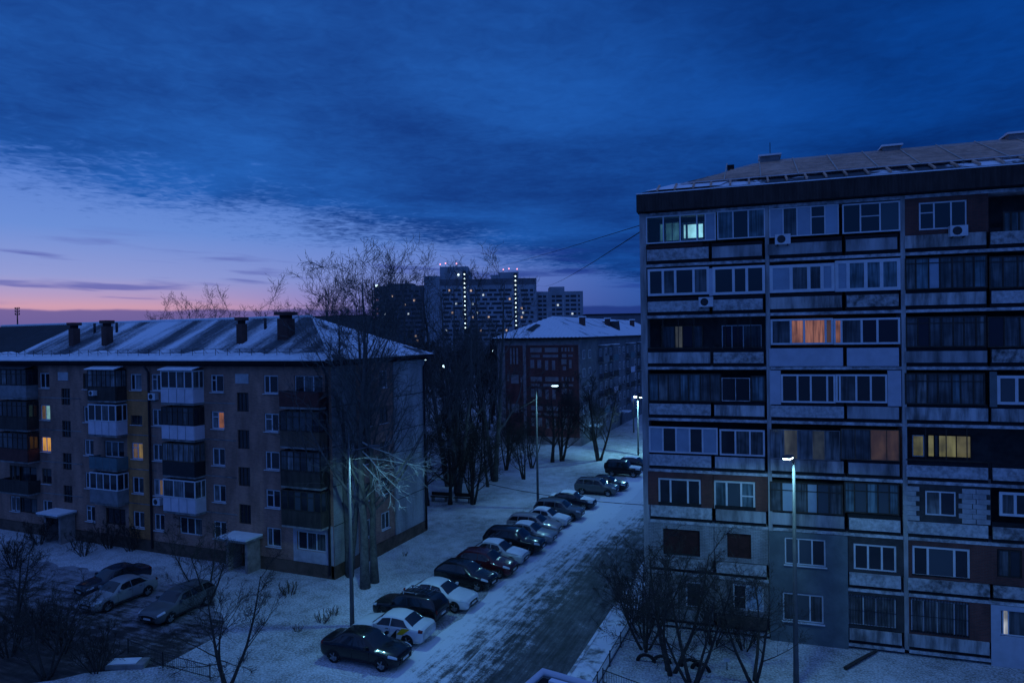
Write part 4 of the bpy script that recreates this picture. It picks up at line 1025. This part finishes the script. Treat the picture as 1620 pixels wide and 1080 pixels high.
for y in (5., 24.):
    MB().box(.002, .04, y-.7, y+.7, .1, 2.2).build('door', M_trim, FB); MB().box(.002, 1.6, y-1.3, y+1.3, 2.4, 2.55).build('porch_canopy', M_snow, FB)
ov = .6; zr = onY(877, 500, FY+6.6)[1]
mb = corrugated(-FW-ov, ov, -ov, FE, FW/2, zr, lambda x: 1-abs(x+FW/2)/(FW/2+ov), pitch=.6, amp=.05)
rf = mb.build('roof', M_froof, FB, smooth=True)
MB().quad((ov, -ov, FE), (ov, FD+ov, FE), (-FW/2, FD, zr), (-FW/2, FW/2, zr)).build('roof_slope', M_froof, rf)
MB().quad((-FW-ov, FD+ov, FE), (-FW-ov, -ov, FE), (-FW/2, FW/2, zr), (-FW/2, FD, zr)).build('roof_slope', M_froof, rf)
MB().box(-FW-ov+.03, ov-.03, -ov+.03, FD+ov-.1, FE-.34, FE-.06).build('soffit', M_black, FB)
for px, py in ((921, 502), (961, 510), (1000, 513)):
    r_ = ray(px, py); X = FX-3.6; y = onX(px, py, X)[0]-FY; z = FE+(zr-FE)*.5
    c_ = MB().box(-4., -3.2, y-.5, y+.5, z-.4, z+1.5).build('chimney', M_chim, rf); MB().box(-4.12, -3.08, y-.62, y+.62, z+1.501, z+1.7).build('chimney_cap', M_snow, c_)
dm = MB(); yy = 30.; z0 = FE+(zr-FE)*.3
dm.poly([(-1.6, yy-.8, z0), (-1.6, yy+.8, z0), (-1.6, yy, z0+1.7)]); dm.poly([(-1.6, yy+.8, z0), (-5., yy, z0+1.7), (-1.6, yy, z0+1.7)]); dm.poly([(-1.6, yy-.8, z0), (-1.6, yy, z0+1.7), (-5., yy, z0+1.7)])
dm.build('dormer', M_roofD, rf)
dm = MB().poly([(-FW/2-2.6, 1.8, FE+1.0), (-FW/2-1.2, 1.2, FE+.9), (-FW/2-.7, 3.4, FE+2.), (-FW/2-1.6, 3.8, FE+2.1)]); dm.v = [(p[0], p[1], FE+(zr-FE)*(p[1]+ov)/(FW/2+ov)+.12) for p in dm.v]
dm.build('bare_roof_patch', M_roofD, rf)
# ================================================================== towers on the skyline
TD = 430.
def tower(label, x0, x1, tops, wallm, strips, seed, stair=(), lights=(), edge=None):
    """x0..x1, tops in photo pixels at the towers' distance"""
    k = TD/F; xc = (x0+x1)/2; c = far(xc, 540, TD); root = thing('tower_block', label, 'building', (c[0], c[1], 0), YAW, 'tower blocks on the skyline')
    L = lambda px: (px-xc)*k
    Z = lambda px, py: far(px, py, TD)[2]
    r_ = random.Random(seed)
    for a, b, top, dep in tops:
        MB().box(L(a), L(b), dep, 18+dep, 0, Z((a+b)/2, top)).build('wall', wallm, root)
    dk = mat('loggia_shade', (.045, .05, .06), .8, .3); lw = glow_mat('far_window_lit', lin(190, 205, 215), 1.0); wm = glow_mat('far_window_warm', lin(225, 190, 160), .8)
    stm = glow_mat('stair_light', (.72, .95, 1.), 3.2)
    for a, b, top in strips:
        zt = Z((a+b)/2, top); n = int((zt-12)/2.8)
        for i in range(n):
            z = zt-3.6-i*2.8; x = L(a)+.6+r_.uniform(0, 1.5)
            while x < L(b)-1.5:
                w = min(r_.choice([2.2, 3.2, 4.6, 6.0]), L(b)-.5-x)
                if w > 1 and not any(abs(x+w/2-L(s)) < w/2+1.4 for s in stair):
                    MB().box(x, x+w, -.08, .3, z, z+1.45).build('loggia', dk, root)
                    q = r_.random()
                    if q < .085: MB().box(x+.3, x+1.4, -.10, -.081, z+.1, z+1.3).build('lit_window', lw if q < .05 else wm, root)
                x += w+r_.uniform(.8, 1.8)
    for s, ya, yb in lights:
        zt, zb = Z(s, ya), Z(s, yb); n = int((zt-zb)/2.8); 
        MB().box(L(s)-1.1, L(s)+1.1, -.06, .2, zb-2, zt+2).build('stair_shaft', dk, root)
        for i in range(n+1):
            if r_.random() < .95: MB().box(L(s)-.36, L(s)+.36, -.4, -.061, zt-i*2.8-.36, zt-i*2.8+.36).build('stair_lamp', stm, root)
    if edge:
        zt = Z(edge, tops[0][2]+6)
        for i in range(11):
            MB().box(L(edge)-1.4, L(edge)+1.6, -.6, -.061 if True else 0, zt-i*2.8, zt-i*2.8+1.2).build('balcony', mat('rose_balcony', (.50, .36, .36), .8, .2), root)
            if r_.random() < .7: MB().box(L(edge)-.6, L(edge)+.8, -.3, -.062, zt-i*2.8+1.25, zt-i*2.8+2.2).build('balcony_window', glow_mat('rose_window', lin(150, 112, 130), .6), root)
    return root, L, Z
M_tw = mat('tower_panel', (.30, .315, .35), .9, .2, .2); M_twd = mat('tower_panel_dark', (.14, .14, .16), .9, .2, .2)
t1, L, Z = tower('wide tower block with two lit stair columns and red roof beacons', 673, 850, [(697, 850, 441, 0), (673, 697, 437, -1.5), (697, 742, 421, 3), (742, 746, 429, 3), (790, 822, 430, 3), (778, 790, 434, 4)], M_tw, [(699, 735, 452), (742, 812, 452), (822, 846, 452)], 4, (737, 817), [(736.5, 434, 521), (817, 437, 521)], 677)
rb2 = glow_mat('beacon', (1., .35, .45), 2.2)
for px, py in ((697.5, 418), (706, 416.5), (723.5, 417), (798, 426.5), (807, 425), (820, 425.5)):
    z = Z(px, py); q = MB().tube([(L(px), 4, z-3), (L(px), 4, z)], .12, 4).build('beacon_mast', M_iron, t1); MB().box(L(px)-.35, L(px)+.35, 3.6, 4.4, z, z+.7).build('beacon_lamp', rb2, q)
MB().box(L(698), L(848), -.05, -.01, Z(770, 451), Z(770, 441)).build('attic_band', M_twd, t1)
for px in (726.5,): MB().box(L(px)-.42, L(px)+.42, 2.4, 2.99, Z(px, 434)-.42, Z(px, 434)+.42).build('stair_lamp', MATS['stair_light'], t1)
t2, L, Z = tower('paler tower block at the right end of the skyline group', 850, 925, [(850, 925, 460, 6), (872, 896, 452, 9)], M_tw, [], 8)
dk = MATS['loggia_shade']; r_ = random.Random(14)
zt = Z(887, 462)
for i in range(14):
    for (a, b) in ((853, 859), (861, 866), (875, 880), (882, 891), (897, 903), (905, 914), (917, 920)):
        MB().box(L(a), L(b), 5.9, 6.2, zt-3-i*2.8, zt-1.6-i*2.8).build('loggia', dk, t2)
        if (i, a) in ((2, 882), (6, 853), (6, 861), (4, 905)): MB().box(L(a)+.4, L(a)+1.6, 5.86, 5.899, zt-2.9-i*2.8, zt-1.7-i*2.8).build('lit_window', MATS['far_window_lit'], t2)
for px in (867.5, 893): MB().box(L(px)-.25, L(px)+.25, 5.85, 6.1, 5, zt).build('joint_strip', M_strip, t2)
t3, L, Z = tower('dark tower block with a rose-lit balcony edge behind the bare trees', 594, 672, [(594, 672, 452, 0), (611, 654, 448, 3)], M_twd, [(604, 670, 454)], 11, (), (), 598)
MB().box(L(598)-.7, L(598)+.7, -.6, -.061, Z(598, 452)-.7, Z(598, 452)+.7).build('wall_lamp', MATS['stair_light'], t3)
# low flat block and wooded rise closing the view
c = far(975, 515, 330); q = thing('apartment_block', 'long flat dark building just above the snow roof ridge', 'building', (c[0], c[1], 0), YAW)
zt = far(975, 498, 330)[2]; MB().box(-14, 40, 0, 12, 0, zt).build('wall', M_twd, q); MB().box(-15, 41, -.5, 12.5, zt, zt+.6).build('roof', M_black, q)
hl = MB(); n = 60; rh = random.Random(2); hh = [rh.uniform(10, 22) for _ in range(n+1)]
for i in range(n):
    a0, a1 = -1.1+2.2*i/n, -1.1+2.2*(i+1)/n; p = lambda a, d_, z: (sin(a-YAW)*d_, cos(a-YAW)*d_, z)
    hl.quad(p(a0, 1400, -.5), p(a1, 1400, -.5), p(a1, 1900, hh[i+1]), p(a0, 1900, hh[i])); hl.quad(p(a0, 1900, hh[i]), p(a1, 1900, hh[i+1]), p(a1, 2400, -.5), p(a0, 2400, -.5))
hl.build('hills', mat('wooded_hill', (.03, .035, .04), .95, .3, .02), kind='structure')
# ================================================================== bare trees
def grow(seed, h, trunk_h, r0, nstem=1, spread=.45, up=.35, limbs=10, subs=8, twigs=6, tw2=3, stem_lean=.25, limb_len=.42, thin=1., extra=()):
    """returns (trunk MB, crown MB) for a leafless tree of height h"""
    r = random.Random(seed); T_, C_ = MB(), MB()
    def rnd(d, a):
        v = Vector(d); q = v.orthogonal().normalized(); q.rotate(Matrix.Rotation(r.uniform(0, 2*pi), 3, v.normalized()))
        return (v.normalized()*cos(a) + q*sin(a)).normalized()
    def path(p, d, L, n, wob, upw):
        pts = [Vector(p)]; d = Vector(d)
        for i in range(n):
            d = (d + Vector((r.uniform(-wob, wob), r.uniform(-wob, wob), r.uniform(-wob, wob)*.6+upw))).normalized(); pts.append(pts[-1]+d*(L/n))
        return pts
    def at(pts, f):
        x = f*(len(pts)-1); i = min(int(x), len(pts)-2); a, b = pts[i], pts[i+1]; return a+(b-a)*(x-i), (b-a).normalized()
    def twig(p, d, L, lev):
        pts = path(p, d, L, 3, .28, up*.25); C_.tube([q[:] for q in pts], [.010*thin, .008*thin, .006*thin, .003*thin], 3, False)
        if lev > 0:
            for _ in range(tw2):
                q, dd = at(pts, r.uniform(.25, .95)); twig(q, rnd(dd, r.uniform(.45, .95)), L*r.uniform(.4, .7), lev-1)
    def sub(p, d, L, rad):
        pts = path(p, d, L, 4, .2, up*.3); C_.tube([q[:] for q in pts], [rad*(1-.75*i/4) for i in range(5)], 3, False)
        for _ in range(twigs):
            q, dd = at(pts, r.uniform(.15, 1)); twig(q, rnd(dd, r.uniform(.4, .95)), L*r.uniform(.3, .6), 1)
    def limb(p, d, L, rad):
        pts = path(p, d, L, 6, .16, up*.35); C_.tube([q[:] for q in pts], [rad*(1-.8*i/6) for i in range(7)], 5, False)
        for _ in range(subs):
            f = r.uniform(.2, 1); q, dd = at(pts, f); sub(q, rnd(dd, r.uniform(.35, .9)), L*r.uniform(.3, .55)*(1.1-.4*f), max(.012, rad*.38*(1-.5*f)))
    for s in range(nstem):
        a = 2*pi*s/max(nstem, 1)+r.uniform(-.5, .5); ln = stem_lean*(r.uniform(.6, 1.3) if nstem > 1 else r.uniform(0, .3))
        d = Vector((sin(ln)*cos(a), sin(ln)*sin(a), cos(ln))); hh = h*r.uniform(.82, 1.0)*.86
        pts = path((cos(a)*.12*(nstem > 1), sin(a)*.12*(nstem > 1), -.15), d, hh, 10, .07, .03)
        rr_ = r0*(1 if nstem == 1 else r.uniform(.55, .85)); T_.tube([q[:] for q in pts], [rr_*(1.18 if i == 0 else 1)*(1-.9*(i/10)**.9)+.012 for i in range(11)], 8)
        for k in range(max(3, limbs//(1 if nstem == 1 else 2))):
            f = trunk_h+(1-trunk_h)*(k+r.random()*.8)/max(3, limbs//(1 if nstem == 1 else 2)); f = min(.98, f); q, dd = at(pts, f)
            limb(q, rnd(dd, spread*r.uniform(.7, 1.35)), h*limb_len*r.uniform(.6, 1.1)*(1.12-.62*f), max(.02, rr_*.45*(1.1-f)))
    for a, b, rad in extra: limb(a, (Vector(b)-Vector(a)).normalized(), (Vector(b)-Vector(a)).length, rad)
    return T_, C_
PROTO = {}
def proto(key, bark, **k):
    T_, C_ = grow(**k); PROTO[key] = (T_.mesh('trunk', bark, True), C_.mesh('crown', bark), k['h'])
proto('poplar_a', M_bark2, seed=1, h=20., trunk_h=.24, r0=.25, nstem=1, stem_lean=.10, spread=.62, up=.17, limbs=24, subs=7, twigs=5, tw2=1, limb_len=.36, thin=1.3)
proto('poplar_b', M_bark2, seed=5, h=19., trunk_h=.24, r0=.26, nstem=2, stem_lean=.13, spread=.55, up=.22, limbs=28, subs=7, twigs=5, tw2=1, limb_len=.34, thin=1.3)
proto('maple_a', M_bark, seed=3, h=10., trunk_h=.18, r0=.20, nstem=3, spread=.75, up=.2, limbs=18, subs=8, twigs=6, tw2=1, stem_lean=.3, limb_len=.46, thin=1.5)
proto('maple_b', M_bark, seed=8, h=11., trunk_h=.2, r0=.22, nstem=1, spread=.85, up=.2, limbs=17, subs=8, twigs=6, tw2=1, limb_len=.50, thin=1.5)
proto('apple_a', M_bark, seed=11, h=6.8, trunk_h=.30, r0=.125, nstem=3, spread=.75, up=.14, limbs=16, subs=6, twigs=7, tw2=3, stem_lean=.48, limb_len=.50, thin=.7)
proto('apple_b', M_bark, seed=17, h=6.6, trunk_h=.30, r0=.11, nstem=4, spread=.7, up=.16, limbs=16, subs=6, twigs=7, tw2=3, stem_lean=.46, limb_len=.48, thin=.7)
proto('birch_far', M_bark, seed=23, h=16., trunk_h=.22, r0=.22, spread=.65, up=.35, limbs=16, subs=7, twigs=5, tw2=1, limb_len=.38, thin=2.6)
proto('thicket_far', M_bark, seed=29, h=14., trunk_h=.10, r0=.18, nstem=2, spread=.75, up=.28, limbs=20, subs=7, twigs=5, tw2=1, limb_len=.42, thin=2.6)
proto('shrub_a', M_bark, seed=31, h=2.6, trunk_h=.05, r0=.035, nstem=7, spread=.5, up=.3, limbs=8, subs=5, twigs=5, tw2=2, stem_lean=.5, limb_len=.5)
proto('tuft', mat('dry_stalks', (.09, .075, .055), .95, .3, 5.), seed=37, h=.9, trunk_h=.05, r0=.012, nstem=9, spread=.4, up=.3, limbs=4, subs=3, twigs=2, tw2=0, stem_lean=.55, limb_len=.5, thin=.7)
rt = random.Random(44)
LOW = grow(seed=71, h=.1, trunk_h=.5, r0=.01, nstem=0, up=.05, subs=7, twigs=4, tw2=1, thin=1.8, extra=(((0, 0, 9.6), (4.6, .5, 7.9), .06), ((.1, 0, 8.6), (4.6, 1.0, 8.6), .055), ((0, 0, 8.2), (3.6, -.4, 6.4), .05), ((0, 0, 9.0), (3.9, -.8, 7.4), .05)))[1].mesh('low_branches', mat('lamplit_bark', (.34, .35, .36), .9, .3, 5.))  # bark lightened so these branches carry lamplight in their colour
def tree(key, p, s=1., name='bare_tree', label='', group=None, rz=None, cat='tree', tilt=(0, 0)):
    tr, cr, h = PROTO[key]; o = thing(name, label, cat, (p[0], p[1], -.02), rt.uniform(0, 6.28) if rz is None else rz, group); o.scale = (s, s, s)
    o.rotation_euler.x, o.rotation_euler.y = tilt
    link('trunk', tr, o); link('crown', cr, o); return o
tree('poplar_a', gnd(577, 931), 1.22, 'poplar_tree', 'tall bare poplar with thick trunk beside the lamp post at the block corner', rz=.6)
link('low_branches', LOW, COL.objects['poplar_tree'], (0, 0, 0), -.6).scale = (1/1.22,)*3
tree('poplar_b', gnd(552, 912), 1.16, 'poplar_tree', 'bare poplar right against the corner of the brick block', rz=2.1, tilt=(.02, -.10))
tree('poplar_a', gnd(592, 922), 1.08, 'poplar_tree', 'thinner bare poplar behind the thick trunk at the block corner', rz=4.0, tilt=(0, .03))
# rear trees over the roofs of the brick block
for x, y, s in ((-50, 58, 1.25), (-47.5, 60, 1.33), (-45, 57, 1.3), (-42.5, 62, 1.38), (-40, 58, 1.34), (-37.5, 61, 1.4), (-35.5, 66, 1.42), (-33, 63, 1.34), (-32, 70, 1.42)):
    tree(rt.choice(['poplar_a', 'poplar_b']), (x, y), s, 'poplar_tree', 'tall bare tree rising behind the snowy hip roof', 'trees behind the brick block')
for x, y, s in ((-96, 84, 1.3), (-91, 83, 1.36), (-87, 82, 1.34), (-103, 88, 1.22)):
    tree('poplar_b', (x, y), s, 'poplar_tree', 'bare treetop just showing over the long roof ridge', 'treetops over the ridge')
near = [((712, 798), 'maple_b', .95, 'bare tree between the two benches'), ((747, 798), 'maple_a', .9, 'leaning bare tree at the end of the bench'), ((829, 758), 'maple_a', .72, 'small forked bare tree left of the tall lamp post'),
        ((874, 731), 'maple_b', 1.12, 'dark bare tree before the patterned brick end'), ((888, 729), 'maple_a', 1.15, 'many-stemmed bare tree before the patterned brick end'), ((948, 729), 'maple_a', 1.25, 'large spreading bare tree by the lit far lamp'),
        ((676, 800), 'maple_b', .92, 'bare tree at the far corner of the brick block')]
for (px, py), k, s, lb in near: tree(k, gnd(px, py), s, label=lb)
for x, y, s in ((-38.5, 62.5, .8), (-36, 66, .85), (-33.5, 64, .7), (-34.5, 70, .8), (-31.5, 67, .75), (-37.5, 73, .9), (-41, 68, .9), (-33, 76, .8), (-40, 77, 1.), (-35.5, 81, .95), (-30.5, 78, .7), (-43, 73, 1.), (-31.8, 62.8, .6), (-44, 82, 1.)):
    tree(rt.choice(['maple_a', 'maple_b']), (x+rt.uniform(-.4, .4), y), s, label='bare tree in the grove between the benches and the patterned brick end', group='trees of the grove')
for i in range(60):
    d_ = 100+i*2.6; px = rt.uniform(560, 800)
    q = far(px, 540, d_); tree(rt.choice(['birch_far', 'thicket_far', 'thicket_far']), (q[0], q[1]), rt.uniform(.95, 1.3), label='bare tree in the dark wood below the tower blocks', group='trees of the far wood')
for px, py, k, s, lb, rz in ((1062, 1066, 'apple_a', 1.08, 'wide bare fruit tree beside the half-buried tyres', .4), (1096, 1084, 'apple_b', 1.05, 'bare many-stemmed fruit tree in the middle of the front garden', 2.2), (1195, 1082, 'apple_a', .85, 'leaning bare fruit tree towards the right lamp post', 3.4), (1022, 1030, 'apple_b', .92, 'bare fruit tree behind the garden fence', 5.)):
    tree(k, gnd(px, py), s, 'fruit_tree', lb, 'garden fruit trees', rz)
for px, py, k, s, lb, rz in ((356, 1088, 'apple_a', .92, 'bare tree by the low picket fence', 1.), (325, 955, 'apple_b', .82, 'bare tree beside the dark grey estate', 2.), (20, 985, 'apple_a', .8, 'bare tree beside the courtyard drive', 0.), (70, 1075, 'apple_b', .85, 'bare tree over the dark drive', 3.), (310, 875, 'apple_a', .62, 'small bare tree against the brick block', 4.)):
    tree(k, gnd(px, py), s, label=lb, rz=rz)
for px, py, s in ((170, 868, 1.), (205, 872, 1.1), (225, 866, .9), (60, 862, 1.), (130, 880, .9), (20, 900, 1.1), (10, 1040, 1.1), (95, 1035, 1.), (150, 1065, 1.), (60, 1010, .9)):
    tree('shrub_a', gnd(px, py), s, 'shrub', 'bare leafless shrub near the brick block', 'courtyard shrubs', cat='shrub')
for px, py, s in ((1020, 1012, 1.), (985, 955, .9), (1130, 1022, .9), (1180, 1030, .9), (1002, 985, 1.)):
    tree('shrub_a', gnd(px, py), s, 'shrub', 'bare shrub in the front garden of the panel block', 'garden shrubs', cat='shrub')
for px, py, s in ((455, 942, 1.3), (510, 985, 1.), (525, 975, .8), (470, 1000, .6), (640, 880, .5)):
    tree('tuft', gnd(px, py), s, 'dry_grass_clump', 'clump of dry stalks poking through the snow', 'dry clumps', cat='plant')
# ================================================================== street lamps, wires, small things
def lamp(name, label, base, h, arm, on=True, power=0., r=.11, headl=.6, group='street lamps', recess=0., tip=0., lt=.055):
    """tapered steel pole; arm is the horizontal offset of the head"""
    o = thing(name, label, 'street lamp', (base[0], base[1], 0), 0, group)
    MB().tube([(0, 0, -.1), (0, 0, 1.2), (0, 0, h)], [r*1.25, r*1.1, r*.55], 10).build('pole', M_steel, o, smooth=True)
    a = Vector((arm[0], arm[1], 0)); d_ = a.normalized()
    am = MB().tube([(0, 0, h-.25), (d_*.25+Vector((0, 0, h+.05)))[:], (a+Vector((0, 0, h+.22)))[:]], [.04, .035, .03], 6).build('arm', M_steel, o, smooth=True)
    q = d_.orthogonal(); q.z = 0; q = Vector((-d_.y, d_.x, 0)); c = a+d_*headl*.4+Vector((0, 0, h+.22))
    def pt_(u, v, w): return (c+d_*u*headl+q*v*.16+Vector((0, 0, w)))[:]
    hb = MB(); n0 = [pt_(-.5, -.95, 0), pt_(.5, -1.05, 0), pt_(.5, 1.05, 0), pt_(-.5, .95, 0)]; hb.prism(n0, .09); hd = hb.build('lamp_head', M_steel, o)
    if tip: MB().tube([(0, 0, h), (0, 0, h+tip)], [r*.5, r*.2], 6).build('pole_tip', M_steel, o)
    lb = MB(); n1 = [pt_(-.42, -.85, -.06), pt_(.46, -.9, -.06), pt_(.46, .9, -.06), pt_(-.42, .85, -.06)]; lb.v = []; lb.prism([(p[0], p[1], p[2]+recess) for p in n1], lt); lb.build('lamp_lens', M_lamp if on else M_steel, hd)
    if power:
        L_ = bpy.data.lights.new('lamp_light', 'SPOT'); L_.energy = power; L_.color = (.27, .76, 1.); L_.spot_size = radians(168); L_.spot_blend = .35; L_.shadow_soft_size = .12
        lo = bpy.data.objects.new('lamp_light', L_); COL.objects.link(lo); lo.parent = o; lo.location = (c+Vector((0, 0, -.3)))[:]
    return o
lamp('street_lamp', 'steel street lamp beside the poplar and the white taxi', (-23.75, 32.1), 10., (1.1, .5), power=780., recess=.062, tip=1.1)
lamp('street_lamp', 'tall steel street lamp with a long arm beside the grey crossover', (-23.0, 60.1), 11.4, (1.5, 0.35), power=850.)
lamp('street_lamp', 'lit street lamp by the large spreading tree far along the road', (-20.2, 90.8), 7.6, (.4, -.2), power=2400.)
lamp('street_lamp', 'steel street lamp standing before the panel block', (-.35, 33.97), 10.5, (-.15, -.5), power=480.)
for px, py, d_, lb in ((700, 578, 140, 'bright distant street lamp in the dark wood'), (671, 568, 150, 'distant street lamp by the eave of the brick block'), (778, 554, 190, 'distant street lamp beside the patterned brick end'), (1002, 628, 112, 'far street lamp glimpsed beside the panel block')):
    q = far(px, py, d_); lamp('street_lamp', lb, (q[0], q[1]), q[2], (.3, -.3), power=0., group='far street lamps', headl=.8 if d_ > 120 else .45, recess=-.5 if d_ > 120 else -.2, lt=.54 if d_ > 120 else .24)
def cable(label, a, b, sag, r=.018):
    a, b = Vector(a), Vector(b); n = 14; pts = [(a+(b-a)*i/n-Vector((0, 0, sag*4*(i/n)*(1-i/n))))[:] for i in range(n+1)]
    MB().tube(pts, r, 4).build('cable', M_black, label=label, cat='cable', group='overhead cables')
Lp = lambda px, py, Y: (onY(px, py, Y)[0], Y, onY(px, py, Y)[1])
ub = rb(1020, 799); cable('overhead cable from the panel block corner across the road', (RP[0]-.1, RP[1], ub[1]), (LX+.05, 50.2, 5.6), .6, .022)
cable('overhead cable from the lamp post to the brick block', (-23.75, 32.1, 9.6), (-31.5, 37.85, 8.3), .5)
cable('overhead cable between two lamp posts beside the parked cars', (-23.75, 32.1, 9.5), (-23.0, 60.1, 10.4), .9)
cable('overhead cable from the tall lamp post towards the grove', (-23.0, 60.1, 10.2), (-29.35, 50.0, 9.2), .4)
tw = far(846, 446, TD); cable('cable running from the panel block roof to the wide tower', (RP[0]+.1, RP[1]+.2, rb(1014, 362)[1]), (tw[0], tw[1], tw[2]), 3., .03)
tw = far(745, 420, TD); cable('cable crossing the sky from the wide tower', (RP[0]+.1, RP[1]+.3, rb(1014, 362)[1]+.3), (tw[0], tw[1], tw[2]), 2., .024)
# low fences
def fence(label, pts, h=.75, step=.13, rail=2):
    o = thing('low_fence', label, 'fence', (pts[0][0], pts[0][1], 0), 0, 'low metal fences'); b0 = Vector((pts[0][0], pts[0][1], 0))
    pk, k = MB(), 0
    for a, b in zip(pts, pts[1:]):
        a, b = Vector((a[0], a[1], 0))-b0, Vector((b[0], b[1], 0))-b0; L_ = (b-a).length; n = int(L_/step)
        for i in range(n):
            p = a+(b-a)*(i+.5)/n; pk.tube([(p.x, p.y, .08), (p.x, p.y, h)], .009, 3, False)
        for q in (h-.04, .15): MB().tube([(a.x, a.y, q), (b.x, b.y, q)], .02, 4).build('rail', M_iron, o)
        m = max(1, int(L_/2.2))
        for i in range(m+1):
            p = a+(b-a)*i/m; MB().tube([(p.x, p.y, -.1), (p.x, p.y, h+.06)], .03, 5).build('post', M_iron, o)
    w = pk.build('pickets', M_iron, o); w['kind'] = 'stuff'
fence('low iron fence along the footpath of the front garden', [(-8.85, 26.), (-8.85, 37.2)])
fence('low iron fence across the front of the garden', [(-8.7, 30.9), (-5.9, 30.0)])
fence('low picket fence by the courtyard tree', [gnd(200, 1035), gnd(255, 1058), gnd(330, 1078)])
fence('low fence round the grove before the patterned brick end', [gnd(680, 742), gnd(770, 742), gnd(842, 722)], .9, .2)
for px, py, lb in ((695, 793, 'snowy dark bench beside the corner tree'), (732, 795, 'snowy dark bench next to the leaning tree')):
    p = gnd(px, py); o = thing('bench', lb, 'bench', (p[0], p[1], 0), .1, 'benches')
    for i in range(3): MB().box(-.95, .95, -.22+i*.16, -.08+i*.16, .42, .47).build('seat_plank', M_timber, o)
    for s in (-.7, .7): MB().box(s-.08, s+.08, -.2, .24, 0, .419).build('leg', M_concd, o)
    MB().box(-.95, .95, .28, .32, .5, .85).build('backrest', M_timber, o)
    for s in (-.7, .7): MB().box(s-.03, s+.03, .25, .279, .2, .8).build('backrest_support', M_iron, o)
# half-buried tyres edging the flower bed
tm = MB(); n, m_ = 14, 6
for i in range(n+1):
    a = pi*i/n
    for k in range(m_): b = 2*pi*k/m_; rr_ = .36+.085*cos(b); tm.v.append((rr_*cos(a), .10*sin(b), rr_*sin(a)-.03))
for i in range(n):
    for k in range(m_): j = (k+1) % m_; tm.f.append((i*m_+k, (i+1)*m_+k, (i+1)*m_+j, i*m_+j))
tm = tm.mesh('garden_tyre', M_tyre, True)
for px, py, a in ((1023, 1048, .1), (1048, 1050, .2), (1110, 1062, -.1), (1093, 1056, .3)):
    p = gnd(px, py); link('garden_edging', tm, None, (p[0], p[1], 0), a, 'old tyre half sunk in the snow of the front garden', 'garden edging', 'half-buried garden tyres').scale = (1.15, 1, 1)
p, q = gnd(1340, 1062), gnd(1390, 1034)
MB().tube([(p[0], p[1], .09), ((p[0]+q[0])/2, (p[1]+q[1])/2, .12), (q[0], q[1], .10)], [.10, .09, .07], 7).build('log', M_bark, label='dark log lying on the snow before the panel block', cat='log')
p = gnd(1152, 1062); o = thing('garden_sign', 'small white board on a stake in the snowy garden', 'sign', (p[0], p[1], 0)); MB().box(-.02, .02, -.02, .02, -.1, .55).build('stake', M_iron, o); MB().box(-.14, .14, -.035, -.021, .42, .6).build('board', M_white, o)
p = gnd(200, 1055); sb = thing('concrete_slab', 'snow-topped concrete slab lying beside the drive', 'slab', (p[0], p[1], 0), .45); MB().box(-.95, .95, -.4, .4, -.05, .22).build('slab_body', M_concd, sb); MB().box(-.9, .5, -.3, .36, .221, .25).build('snow_cap', M_snow, sb)
# canopy of the glazed balcony below the viewpoint
a = far(866, 1066, 2.6); b = far(962, 1074, 2.45)
BC = thing('balcony_canopy', 'snow-edged white metal balcony roof just below the viewpoint', 'canopy', (a[0], a[1], 0))
ux = Vector((b[0]-a[0], b[1]-a[1], 0)); ln = ux.length; rzc = math.atan2(ux.y, ux.x); BC.rotation_euler.z = radians(-9)
zt = (a[2]+b[2])/2
MB().box(-.02, 2.6, -2.6, .0, zt-.12, zt-.05).build('roof_sheet', M_par['black'], BC)
MB().tube([(-.02, -2.6, zt-.03), (-.02, 0, zt-.03), (2.6, 0, zt-.03)], .016, 8).build('frame_rail', M_white, BC, smooth=True)
MB().box(.03, 2.55, -.045, -.02, zt-.049, zt-.03).build('snow_cover', M_snow, BC)
MB().box(-.05, 2.65, -3.2, -.05, -.2, zt-.121).build('balcony_body', M_conc, BC)
